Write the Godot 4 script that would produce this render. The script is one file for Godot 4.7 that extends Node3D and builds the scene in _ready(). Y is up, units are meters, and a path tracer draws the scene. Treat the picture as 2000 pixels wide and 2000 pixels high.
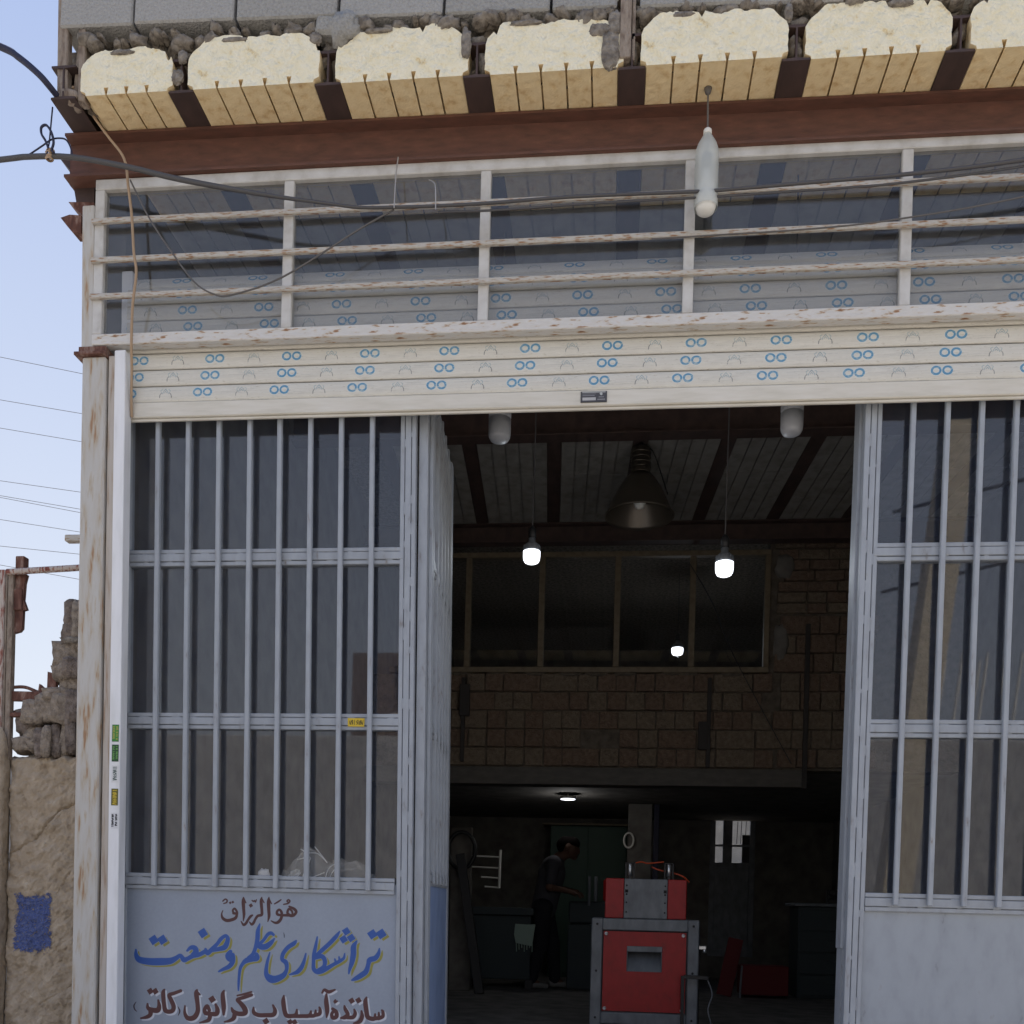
extends Node3D

var M := {}
var used := {}
var rng := RandomNumberGenerator.new()
var SMOOTH := 1

# ---------------------------------------------------------------- nodes
func put(node: Node3D, called: String, parent: Node) -> Node3D:
	var key := str(parent.get_instance_id()) + called
	var n: int = used.get(key, 0)
	used[key] = n + 1
	node.name = called if n == 0 else "%s_%03d" % [called, n]
	parent.add_child(node, true)
	return node

func tag(o: Node, label: String, category := "", group := "", kind := "") -> Node:
	if label != "": o.set_meta("label", label)
	if category != "": o.set_meta("category", category)
	if group != "": o.set_meta("group", group)
	if kind != "": o.set_meta("kind", kind)
	elif category != "": o.set_meta("kind", "thing")
	return o

func thing(called: String, label: String, category: String, at := Vector3.ZERO, group := "") -> Node3D:
	var o := Node3D.new()
	put(o, called, self)
	o.position = at
	tag(o, label, category, group, "thing")
	return o

func obj(called: String, shape, m: Material, parent: Node) -> MeshInstance3D:
	var o := MeshInstance3D.new()
	if shape is SurfaceTool:
		shape.generate_normals()
		o.mesh = shape.commit()
	else:
		o.mesh = shape
	o.material_override = m
	put(o, called, parent)
	return o

func structure(called: String, st, m: Material) -> MeshInstance3D:
	var o := obj(called, st, m, self)
	o.set_meta("kind", "structure")
	return o

# ---------------------------------------------------------------- shapes
func new_st() -> SurfaceTool:
	var st := SurfaceTool.new()
	st.begin(Mesh.PRIMITIVE_TRIANGLES)
	st.set_smooth_group(-1)
	return st

func tri(st: SurfaceTool, a: Vector3, b: Vector3, c: Vector3, n: Vector3) -> void:
	if (c - a).cross(b - a).dot(n) < 0.0:
		var t := b
		b = c
		c = t
	st.add_vertex(a)
	st.add_vertex(b)
	st.add_vertex(c)

func quad(st: SurfaceTool, a: Vector3, b: Vector3, c: Vector3, d: Vector3, n: Vector3) -> void:
	tri(st, a, b, c, n)
	tri(st, a, c, d, n)

func quad_uv(st: SurfaceTool, p: Array, uv: Array) -> void:
	for k in [0, 1, 2, 0, 2, 3]:
		st.set_uv(uv[k])
		st.add_vertex(p[k])

# a box with chamfered edges
func box(st: SurfaceTool, c: Vector3, s: Vector3, b := Basis(), ch := 0.0015) -> void:
	var h := s * 0.5
	ch = minf(ch, minf(h.x, minf(h.y, h.z)) * 0.45)
	var P := {}
	for sx in [-1, 1]:
		for sy in [-1, 1]:
			for sz in [-1, 1]:
				var k := Vector3(sx, sy, sz)
				P[[sx, sy, sz, 0]] = c + b * (k * Vector3(h.x, h.y - ch, h.z - ch))
				P[[sx, sy, sz, 1]] = c + b * (k * Vector3(h.x - ch, h.y, h.z - ch))
				P[[sx, sy, sz, 2]] = c + b * (k * Vector3(h.x - ch, h.y - ch, h.z))
				if ch > 0.0:
					tri(st, P[[sx, sy, sz, 0]], P[[sx, sy, sz, 1]], P[[sx, sy, sz, 2]], b * k)
	for s1 in [-1, 1]:
		quad(st, P[[s1, -1, -1, 0]], P[[s1, 1, -1, 0]], P[[s1, 1, 1, 0]], P[[s1, -1, 1, 0]], b.x * s1)
		quad(st, P[[-1, s1, -1, 1]], P[[1, s1, -1, 1]], P[[1, s1, 1, 1]], P[[-1, s1, 1, 1]], b.y * s1)
		quad(st, P[[-1, -1, s1, 2]], P[[1, -1, s1, 2]], P[[1, 1, s1, 2]], P[[-1, 1, s1, 2]], b.z * s1)
		if ch > 0.0:
			for s2 in [-1, 1]:
				quad(st, P[[s1, s2, -1, 0]], P[[s1, s2, 1, 0]], P[[s1, s2, 1, 1]], P[[s1, s2, -1, 1]], b * Vector3(s1, s2, 0))
				quad(st, P[[s1, -1, s2, 0]], P[[s1, 1, s2, 0]], P[[s1, 1, s2, 2]], P[[s1, -1, s2, 2]], b * Vector3(s1, 0, s2))
				quad(st, P[[-1, s1, s2, 1]], P[[1, s1, s2, 1]], P[[1, s1, s2, 2]], P[[-1, s1, s2, 2]], b * Vector3(0, s1, s2))

# box by its two corners
func bx(st: SurfaceTool, x0: float, x1: float, y0: float, y1: float, z0: float, z1: float, ch := 0.0015) -> void:
	box(st, Vector3((x0 + x1) / 2, (y0 + y1) / 2, (z0 + z1) / 2), Vector3(absf(x1 - x0), absf(y1 - y0), absf(z1 - z0)), Basis(), ch)

# a beam of box section from a to b
func bar(st: SurfaceTool, a: Vector3, b: Vector3, w: float, d: float, ch := 0.0015) -> void:
	var y := (b - a).normalized()
	var x := y.cross(Vector3(0, 0, 1))
	if x.length() < 0.05: x = y.cross(Vector3(0, 1, 0))
	x = x.normalized()
	box(st, (a + b) / 2, Vector3(w, a.distance_to(b), d), Basis(x, y, x.cross(y)), ch)

func tube(st: SurfaceTool, pts: Array, r, sides := 8) -> void:
	st.set_smooth_group(SMOOTH)
	var rings := []
	var up := Vector3(0.31, 0.77, 0.56)
	for i in pts.size():
		var d: Vector3 = (pts[mini(i + 1, pts.size() - 1)] - pts[maxi(i - 1, 0)]).normalized()
		var x := d.cross(up).normalized()
		up = x.cross(d).normalized()
		var rr: float = r[i] if r is Array else r
		var ring := []
		for k in sides:
			var a := TAU * k / sides
			ring.append(pts[i] + (x * cos(a) + up * sin(a)) * rr)
		rings.append(ring)
	for i in pts.size() - 1:
		var mid: Vector3 = (pts[i] + pts[i + 1]) / 2
		for k in sides:
			var k2 := (k + 1) % sides
			quad(st, rings[i][k], rings[i][k2], rings[i + 1][k2], rings[i + 1][k], (rings[i][k] + rings[i + 1][k2]) / 2 - mid)
	st.set_smooth_group(-1)
	for e in [0, pts.size() - 1]:
		var dir: Vector3 = pts[0] - pts[1] if e == 0 else pts[-1] - pts[-2]
		for k in range(1, sides - 1):
			tri(st, rings[e][0], rings[e][k], rings[e][k + 1], dir)

# smooth path through points
func curve(pts: Array, n := 8) -> Array:
	var out := []
	for i in pts.size() - 1:
		var a = pts[maxi(i - 1, 0)]
		var b = pts[i]
		var c = pts[i + 1]
		var d = pts[mini(i + 2, pts.size() - 1)]
		for k in n:
			var t := float(k) / n
			out.append(0.5 * ((2.0 * b) + (c - a) * t + (2.0 * a - 5.0 * b + 4.0 * c - d) * t * t + (3.0 * b - a - 3.0 * c + d) * t * t * t))
	out.append(pts[-1])
	return out

# turned shape: prof is Vector2(radius, height along axis)
func lathe(st: SurfaceTool, c: Vector3, prof: Array, sides := 20, b := Basis()) -> void:
	st.set_smooth_group(SMOOTH)
	for i in prof.size() - 1:
		var p: Vector2 = prof[i]
		var q: Vector2 = prof[i + 1]
		for k in sides:
			var a0 := TAU * k / sides
			var a1 := TAU * (k + 1) / sides
			var e0 := Vector3(cos(a0), 0, sin(a0))
			var e1 := Vector3(cos(a1), 0, sin(a1))
			var n := (e0 + e1) * (q.y - p.y) - Vector3(0, 1, 0) * (q.x - p.x) * 2.0
			var v := [c + b * (e0 * p.x + Vector3(0, p.y, 0)), c + b * (e1 * p.x + Vector3(0, p.y, 0)), c + b * (e1 * q.x + Vector3(0, q.y, 0)), c + b * (e0 * q.x + Vector3(0, q.y, 0))]
			if p.x < 1e-5: tri(st, v[0], v[2], v[3], b * n)
			elif q.x < 1e-5: tri(st, v[0], v[1], v[2], b * n)
			else: quad(st, v[0], v[1], v[2], v[3], b * n)
	st.set_smooth_group(-1)

# outline in x,y pushed along z (counter-clockwise outline)
func prism(st: SurfaceTool, poly: PackedVector2Array, z0: float, z1: float, xf := Transform3D(), what := "all") -> void:
	var idx := Geometry2D.triangulate_polygon(poly)
	for i in range(0, 0 if what == "sides" else idx.size(), 3):
		for zz in [z0, z1]:
			var v := []
			for k in 3: v.append(xf * Vector3(poly[idx[i + k]].x, poly[idx[i + k]].y, zz))
			tri(st, v[0], v[1], v[2], xf.basis * Vector3(0, 0, -1.0 if zz == minf(z0, z1) else 1.0))
	if what == "caps": return
	for i in poly.size():
		var p := poly[i]
		var q := poly[(i + 1) % poly.size()]
		quad(st, xf * Vector3(p.x, p.y, z0), xf * Vector3(q.x, q.y, z0), xf * Vector3(q.x, q.y, z1), xf * Vector3(p.x, p.y, z1), xf.basis * Vector3(q.y - p.y, p.x - q.x, 0))

func i_outline(w: float, h: float, tf: float, tw: float) -> PackedVector2Array:
	var a := w / 2
	var c := tw / 2
	return PackedVector2Array([Vector2(-a, 0), Vector2(a, 0), Vector2(a, tf), Vector2(c, tf * 1.5), Vector2(c, h - tf * 1.5), Vector2(a, h - tf), Vector2(a, h), Vector2(-a, h), Vector2(-a, h - tf), Vector2(-c, h - tf * 1.5), Vector2(-c, tf * 1.5), Vector2(-a, tf)])

# broken stone: a ball pushed about by noise
func stone(st: SurfaceTool, c: Vector3, s: Vector3, b := Basis(), rough := 0.35, nu := 12, nv := 9, boxed := 0.55) -> void:
	st.set_smooth_group(SMOOTH)
	var f := FastNoiseLite.new()
	f.seed = rng.randi() % 10000
	f.frequency = 0.9
	var P := []
	for j in nv + 1:
		var row := []
		for i in nu:
			var th := PI * j / nv
			var ph := TAU * i / nu
			var d := Vector3(sin(th) * cos(ph), cos(th), sin(th) * sin(ph))
			var boxy := 1.0 / maxf(absf(d.x), maxf(absf(d.y), absf(d.z)))
			row.append(c + b * (d * lerpf(1.0, minf(boxy, 1.6), boxed) * (1.0 + rough * f.get_noise_3dv(d * 2.0) + rough * 0.5 * f.get_noise_3dv(d * 5.0)) * s * 0.5))
		P.append(row)
	for j in nv:
		for i in nu:
			var i2 := (i + 1) % nu
			quad(st, P[j][i], P[j][i2], P[j + 1][i2], P[j + 1][i], (P[j][i] + P[j + 1][i2]) / 2 - c)
	st.set_smooth_group(-1)

# ---------------------------------------------------------------- materials
func ramp(stops: Array) -> Gradient:
	var g := Gradient.new()
	var o := PackedFloat32Array()
	var c := PackedColorArray()
	for s in stops:
		o.append(s[0])
		c.append(Color(s[1] / 255.0, s[2] / 255.0, s[3] / 255.0))
	g.offsets = o
	g.colors = c
	return g

func noise_tex(stops: Array, freq: float, sd: int, oct := 5, size := 512) -> NoiseTexture2D:
	var f := FastNoiseLite.new()
	f.seed = sd
	f.frequency = freq
	f.noise_type = FastNoiseLite.TYPE_SIMPLEX_SMOOTH
	f.fractal_octaves = oct
	f.fractal_gain = 0.55
	var t := NoiseTexture2D.new()
	t.noise = f
	t.width = size
	t.height = size
	t.seamless = true
	if stops.size(): t.color_ramp = ramp(stops)
	return t

func mat(key: String, col: Color, rough := 0.8, metal := 0.0) -> StandardMaterial3D:
	var m := StandardMaterial3D.new()
	m.resource_name = key
	m.albedo_color = col
	m.roughness = rough
	m.metallic = metal
	M[key] = m
	return m

func rgb(r: float, g: float, b: float) -> Color:
	return Color(r / 255.0, g / 255.0, b / 255.0)

# colour from layered noise, in world metres
func noisy(key: String, stops: Array, scale: Vector3, rough := 0.8, bump := 0.0, freq := 0.012, oct := 5) -> StandardMaterial3D:
	var m := mat(key, Color.WHITE, rough)
	m.albedo_texture = noise_tex(stops, freq, key.hash() % 9999, oct)
	m.uv1_triplanar = true
	m.uv1_world_triplanar = true
	m.uv1_scale = scale
	m.uv1_triplanar_sharpness = 6.0
	if bump > 0.0:
		if not M.has("relief"): M.relief = noise_tex([], 0.03, 77, 6)
		m.heightmap_enabled = true
		m.heightmap_texture = M.relief
		m.heightmap_scale = bump
	return m

func lit_material(key: String, col: Color, energy: float) -> StandardMaterial3D:
	var m := mat(key, Color(0.9, 0.9, 0.9), 0.5)
	m.emission_enabled = true
	m.emission = col
	m.emission_energy_multiplier = energy
	return m

func pane_material(key: String, col: Color, alpha: float) -> StandardMaterial3D:
	var m := mat(key, Color(col.r, col.g, col.b, alpha), 0.02)
	m.transparency = BaseMaterial3D.TRANSPARENCY_ALPHA
	return m

func make_materials() -> void:
	noisy("rust_paint_upright", [[0.0, 138, 98, 66], [0.2, 160, 128, 98], [0.32, 178, 166, 148], [0.5, 186, 181, 172], [0.75, 190, 187, 181], [0.9, 180, 170, 154], [1.0, 162, 136, 106]], Vector3(3.2, 0.5, 3.2), 0.62, 0.1, 0.012, 6)
	noisy("rust_paint_level", [[0.0, 118, 80, 54], [0.24, 152, 116, 86], [0.36, 178, 165, 147], [0.46, 186, 180, 170], [0.72, 192, 188, 180], [0.88, 170, 148, 124], [1.0, 140, 102, 74]], Vector3(1.6, 9.0, 9.0), 0.65, 0.1, 0.018, 8)
	noisy("rust_paint_lip", [[0.0, 128, 88, 58], [0.16, 158, 122, 90], [0.26, 190, 174, 154], [0.33, 206, 201, 193], [0.72, 211, 208, 203], [0.88, 202, 190, 174], [1.0, 168, 134, 100]], Vector3(1.3, 5.0, 5.0), 0.6, 0.2, 0.014, 7)
	noisy("dusty_white", [[0.0, 178, 173, 164], [0.5, 198, 195, 189], [1.0, 208, 206, 201]], Vector3(1.4, 1.4, 1.4), 0.6, 0.05)
	noisy("strip_paint", [[0.0, 130, 92, 66], [0.25, 170, 152, 134], [0.5, 186, 176, 164], [1.0, 192, 184, 174]], Vector3(6, 0.5, 6), 0.65)
	noisy("white_aluminium", [[0.0, 214, 214, 212], [0.5, 228, 228, 228], [1.0, 234, 234, 235]], Vector3(2, 0.4, 2), 0.45)
	noisy("brown_primer", [[0.0, 80, 53, 43], [0.4, 96, 64, 51], [0.65, 102, 67, 54], [0.85, 109, 73, 58], [1.0, 134, 99, 82]], Vector3(0.7, 2.2, 2.2), 0.68, 0.05, 0.02, 7)
	noisy("brown_joist", [[0.0, 60, 46, 42], [0.5, 70, 54, 49], [1.0, 80, 62, 56]], Vector3(1.5, 1.5, 0.8), 0.7)
	noisy("rusty_steel", [[0.0, 70, 42, 34], [0.4, 96, 62, 50], [0.6, 112, 78, 66], [0.8, 140, 116, 104], [1.0, 96, 60, 46]], Vector3(3, 1.2, 3), 0.85, 0.3)
	noisy("flaking_paint", [[0.0, 112, 58, 48], [0.33, 134, 80, 66], [0.42, 176, 160, 150], [0.65, 190, 180, 170], [0.78, 150, 110, 94], [1.0, 150, 92, 64]], Vector3(5, 1.0, 5), 0.8, 0.25)
	noisy("cream_foam", [[0.0, 188, 156, 110], [0.1, 222, 202, 158], [0.22, 236, 226, 194], [0.7, 241, 233, 207], [0.9, 237, 225, 192], [1.0, 216, 192, 146]], Vector3(1.1, 1.1, 1.1), 0.97, 1.3, 0.02, 8)
	noisy("foam_under", [[0.0, 190, 152, 104], [0.16, 218, 188, 138], [0.4, 233, 209, 162], [1.0, 240, 219, 176]], Vector3(1.3, 1.3, 1.3), 0.95, 0.3, 0.02, 7)
	noisy("sooty_foam", [[0.0, 118, 115, 109], [0.5, 142, 139, 133], [1.0, 154, 151, 145]], Vector3(1.0, 1.0, 1.0), 0.95)  # darkened filler foam: dimness of the inner bay put into the colour, not soot
	noisy("dusty_foam", [[0.0, 126, 123, 116], [0.5, 148, 145, 138], [1.0, 160, 157, 149]], Vector3(1.0, 1.0, 1.0), 0.95)  # greyed filler foam: shade behind the transom put into the colour, not dust
	noisy("dusty_rust", [[0.0, 104, 88, 76], [0.4, 138, 124, 110], [0.7, 154, 141, 127], [1.0, 122, 100, 84]], Vector3(4, 1.5, 4), 0.9, 0.4)
	noisy("concrete_block", [[0.0, 136, 134, 129], [0.3, 160, 158, 153], [0.7, 168, 166, 162], [1.0, 178, 176, 171]], Vector3(4.5, 4.5, 4.5), 0.95, 0.5, 0.03, 6)
	noisy("concrete_block_dark", [[0.0, 126, 123, 118], [0.3, 150, 148, 143], [1.0, 168, 166, 160]], Vector3(4.0, 4.0, 4.0), 0.95, 0.5, 0.03, 6)
	noisy("mortar", [[0.0, 88, 80, 72], [0.4, 122, 114, 104], [0.7, 142, 134, 123], [1.0, 158, 150, 138]], Vector3(2.2, 2.2, 2.2), 0.97, 0.8, 0.02, 6)
	noisy("mud", [[0.0, 134, 118, 99], [0.3, 162, 146, 124], [0.7, 173, 157, 136], [1.0, 188, 174, 153]], Vector3(1.2, 1.2, 1.2), 0.97, 0.8, 0.016, 7)
	noisy("old_brick", [[0.0, 112, 101, 90], [0.5, 146, 134, 120], [1.0, 166, 154, 140]], Vector3(2.5, 2.5, 2.5), 0.97, 0.9, 0.016, 6)
	noisy("old_brick_dark", [[0.0, 92, 82, 75], [0.5, 122, 110, 101], [1.0, 144, 132, 121]], Vector3(2.5, 2.5, 2.5), 0.97, 0.9, 0.016, 6)
	noisy("door_paint", [[0.0, 112, 92, 76], [0.09, 132, 131, 131], [0.22, 152, 156, 161], [0.5, 158, 163, 169], [0.8, 163, 168, 173], [0.93, 154, 155, 155], [1.0, 128, 118, 110]], Vector3(2.2, 0.8, 2.2), 0.5, 0.08, 0.014, 8)
	noisy("door_sheet", [[0.0, 128, 131, 134], [0.12, 147, 153, 160], [0.5, 154, 160, 167], [0.85, 157, 163, 170], [1.0, 146, 148, 150]], Vector3(1.6, 0.7, 1.6), 0.42, 0.0, 0.012, 8)
	noisy("leaf_blue", [[0.0, 134, 154, 190], [0.5, 148, 169, 206], [1.0, 158, 177, 210]], Vector3(1.2, 0.5, 1.2), 0.4, 0.0, 0.012, 6)
	noisy("clay_brick", [[0.0, 88, 73, 62], [0.5, 108, 90, 76], [1.0, 122, 105, 90]], Vector3(3, 3, 3), 0.95, 0.9)
	noisy("clay_brick_pale", [[0.0, 94, 83, 70], [0.5, 112, 99, 84], [1.0, 126, 113, 97]], Vector3(3, 3, 3), 0.95, 0.9)
	noisy("inner_mortar", [[0.0, 70, 63, 55], [0.5, 92, 84, 74], [1.0, 106, 98, 88]], Vector3(1.5, 1.5, 1.5), 0.97, 0.5)
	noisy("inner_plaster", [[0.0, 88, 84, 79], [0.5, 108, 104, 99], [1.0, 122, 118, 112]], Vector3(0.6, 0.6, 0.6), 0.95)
	noisy("shop_floor", [[0.0, 74, 72, 71], [0.5, 104, 102, 99], [1.0, 124, 121, 118]], Vector3(0.5, 0.5, 0.5), 0.75, 0.2)
	noisy("street", [[0.0, 136, 131, 124], [0.5, 158, 153, 146], [1.0, 172, 167, 160]], Vector3(0.25, 0.25, 0.25), 0.97, 0.6)
	noisy("tan_wall", [[0.0, 142, 140, 137], [0.5, 162, 160, 157], [1.0, 178, 176, 172]], Vector3(0.5, 0.5, 0.5), 0.95)
	noisy("dark_masonry", [[0.0, 96, 80, 68], [0.5, 118, 100, 86], [1.0, 132, 114, 98]], Vector3(0.6, 0.6, 0.6), 0.95)
	noisy("yard_plaster", [[0.0, 132, 130, 124], [1.0, 152, 150, 144]], Vector3(0.6, 0.6, 0.6), 0.95)
	noisy("pole_concrete", [[0.0, 188, 176, 152], [0.5, 204, 192, 168], [1.0, 214, 203, 180]], Vector3(1, 1, 1), 0.95)
	noisy("machine_grey", [[0.0, 88, 92, 98], [0.5, 104, 109, 115], [1.0, 120, 124, 129]], Vector3(1.6, 0.8, 1.6), 0.45)
	noisy("machine_red", [[0.0, 122, 14, 17], [0.3, 148, 9, 13], [0.6, 156, 10, 15], [0.85, 160, 14, 19], [1.0, 150, 40, 40]], Vector3(1.6, 1.2, 1.6), 0.5, 0.0, 0.014, 7)
	noisy("beige_frame", [[0.0, 92, 80, 62], [0.5, 108, 95, 75], [1.0, 116, 104, 84]], Vector3(2, 2, 2), 0.6)
	noisy("blue_patch", [[0.0, 72, 82, 122], [0.4, 82, 95, 142], [0.7, 92, 104, 146], [1.0, 132, 130, 138]], Vector3(4, 4, 4), 0.95, 0.3, 0.02, 6)
	pane_material("glass", Color(0.30, 0.35, 0.44), 0.10)  # the blue in this tint stands in for sky mirrored in the panes
	pane_material("dusty_glass", Color(0.30, 0.315, 0.33), 0.18)
	pane_material("shop_glass", Color(0.3, 0.3, 0.3), 0.03)
	noisy("shutter_bar", [[0.0, 200, 194, 178], [0.5, 212, 206, 192], [1.0, 219, 214, 202]], Vector3(0.6, 4.0, 4.0), 0.5)
	mat("black_cable", rgb(78, 76, 76), 0.65)
	mat("shaded_lamp_plastic", rgb(176, 178, 182), 0.4)  # white bulb plastic greyed: shade under the shutter is put into the colour
	mat("blue_black_cable", rgb(38, 38, 60), 0.6)
	mat("grey_cable", rgb(96, 92, 88), 0.7)
	mat("beige_cord", rgb(168, 142, 114), 0.75)
	mat("tie_wire", rgb(176, 172, 166), 0.5, 0.3)
	mat("dark_steel", rgb(48, 47, 48), 0.5, 0.4)
	mat("bright_steel", rgb(200, 202, 205), 0.3, 0.9)
	mat("black_plastic", rgb(28, 28, 30), 0.5)
	mat("white_plastic", rgb(224, 222, 214), 0.4)
	mat("orange_tube", rgb(196, 78, 40), 0.4)
	mat("slot_dark", rgb(30, 29, 29), 0.9)
	noisy("conduit_beam", [[0.0, 66, 62, 58], [1.0, 84, 80, 74]], Vector3(1, 3, 3), 0.7)
	mat("conduit", rgb(52, 48, 46), 0.8)
	mat("cabinet_green", rgb(54, 78, 66), 0.6)
	mat("work_table", rgb(52, 60, 62), 0.7)
	mat("skin", rgb(88, 60, 46), 0.7)
	mat("hair", rgb(20, 17, 16), 0.95)
	M.hair.metallic_specular = 0.1
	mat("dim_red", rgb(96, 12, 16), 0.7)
	mat("shirt", rgb(62, 60, 65), 0.95)
	mat("trousers", rgb(28, 27, 33), 0.95)
	mat("shoe", rgb(112, 110, 108), 0.8)
	mat("towel", rgb(150, 168, 156), 0.95)
	mat("lamp_metal", rgb(102, 94, 84), 0.42, 0.65)
	mat("film", rgb(232, 231, 227), 0.6)
	lit_material("led_lit", Color(0.95, 0.97, 1.0), 1.2)
	lit_material("led_dim", Color(0.85, 0.95, 0.95), 0.5)
	var b := mat("bottle_plastic", Color(0.82, 0.83, 0.80, 0.62), 0.35)
	b.transparency = BaseMaterial3D.TRANSPARENCY_ALPHA
	b = mat("thin_film", Color(0.92, 0.92, 0.9, 0.24), 0.5)
	b.transparency = BaseMaterial3D.TRANSPARENCY_ALPHA
	M.strips = noisy("white_door_frame", [[0.0, 190, 188, 184], [1.0, 206, 204, 200]], Vector3(1, 1, 1), 0.6)

# ---------------------------------------------------------------- brush lettering and prints
func blend(img: Image, x: int, y: int, c: Color, a: float) -> void:
	if a <= 0.0 or x < 0 or y < 0 or x >= img.get_width() or y >= img.get_height(): return
	img.set_pixel(x, y, img.get_pixel(x, y).lerp(c, minf(a, 1.0)))

# pts: Vector3(x, y, radius) in pixels of img
func stroke(img: Image, pts: Array, c: Color, grow := 0.0, off := Vector2.ZERO, strength := 1.0) -> void:
	var q := curve(pts, 6) if pts.size() > 1 else [pts[0], pts[0]]
	var lo := Vector2(1e9, 1e9)
	var hi := Vector2(-1e9, -1e9)
	for p in q:
		var r: float = maxf(p.z, 0.0) + grow + 1.5
		lo = lo.min(Vector2(p.x - r, p.y - r) + off)
		hi = hi.max(Vector2(p.x + r, p.y + r) + off)
	var w := int(ceil(hi.x) - floor(lo.x)) + 1
	var h := int(ceil(hi.y) - floor(lo.y)) + 1
	var cov := PackedFloat32Array()
	cov.resize(w * h)
	var ox := int(floor(lo.x))
	var oy := int(floor(lo.y))
	for i in q.size() - 1:
		var a := Vector2(q[i].x, q[i].y) + off
		var b := Vector2(q[i + 1].x, q[i + 1].y) + off
		var ra: float = maxf(q[i].z, 0.2) + grow
		var rb: float = maxf(q[i + 1].z, 0.2) + grow
		var rm := maxf(ra, rb) + 1.0
		var ab := b - a
		var l2 := maxf(ab.length_squared(), 1e-6)
		for y in range(int(minf(a.y, b.y) - rm), int(maxf(a.y, b.y) + rm) + 2):
			for x in range(int(minf(a.x, b.x) - rm), int(maxf(a.x, b.x) + rm) + 2):
				var p := Vector2(x + 0.5, y + 0.5)
				var t := clampf((p - a).dot(ab) / l2, 0.0, 1.0)
				var v := lerpf(ra, rb, t) - p.distance_to(a + ab * t) + 0.5
				var k := (y - oy) * w + x - ox
				if k >= 0 and k < w * h and v > cov[k]: cov[k] = v
	for y in h:
		for x in w:
			var v := cov[y * w + x]
			if v > 0.0: blend(img, x + ox, y + oy, c, minf(v, 1.0) * strength)

func diamond(img: Image, p: Vector2, r: float, c: Color, grow := 0.0) -> void:
	var R := int(r * 1.2 + grow + 3)
	for y in range(int(p.y) - R, int(p.y) + R + 1):
		for x in range(int(p.x) - R, int(p.x) + R + 1):
			var d := Vector2(x + 0.5, y + 0.5) - p
			d = Vector2(d.x * 0.97 + d.y * 0.2, d.y * 0.97 - d.x * 0.2)
			blend(img, x, y, c, (r + grow * 1.3 - absf(d.x) - absf(d.y)) * 0.75 + 0.5)

# pens gather brush strokes given in a tracing's own units
var pens := []
var dots := []
func pen(o: Vector2, s: float, v: Array) -> void:
	var p := []
	for i in range(0, v.size(), 3): p.append(Vector3((o.x + v[i] * s - 236.0) * 2.0, (o.y + v[i + 1] * s - 1728.0) * 2.0, v[i + 2] * s * 2.0))
	pens.append(p)

func dot(o: Vector2, s: float, x: float, y: float, r: float) -> void:
	dots.append(Vector3((o.x + x * s - 236.0) * 2.0, (o.y + y * s - 1728.0) * 2.0, r * s * 2.0))

func ink(img: Image, c: Color, grow := 0.0, off := Vector2.ZERO) -> void:
	for p in pens: stroke(img, p, c, grow, off)
	for d in dots: diamond(img, Vector2(d.x, d.y) + off, d.z, c, grow)

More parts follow.
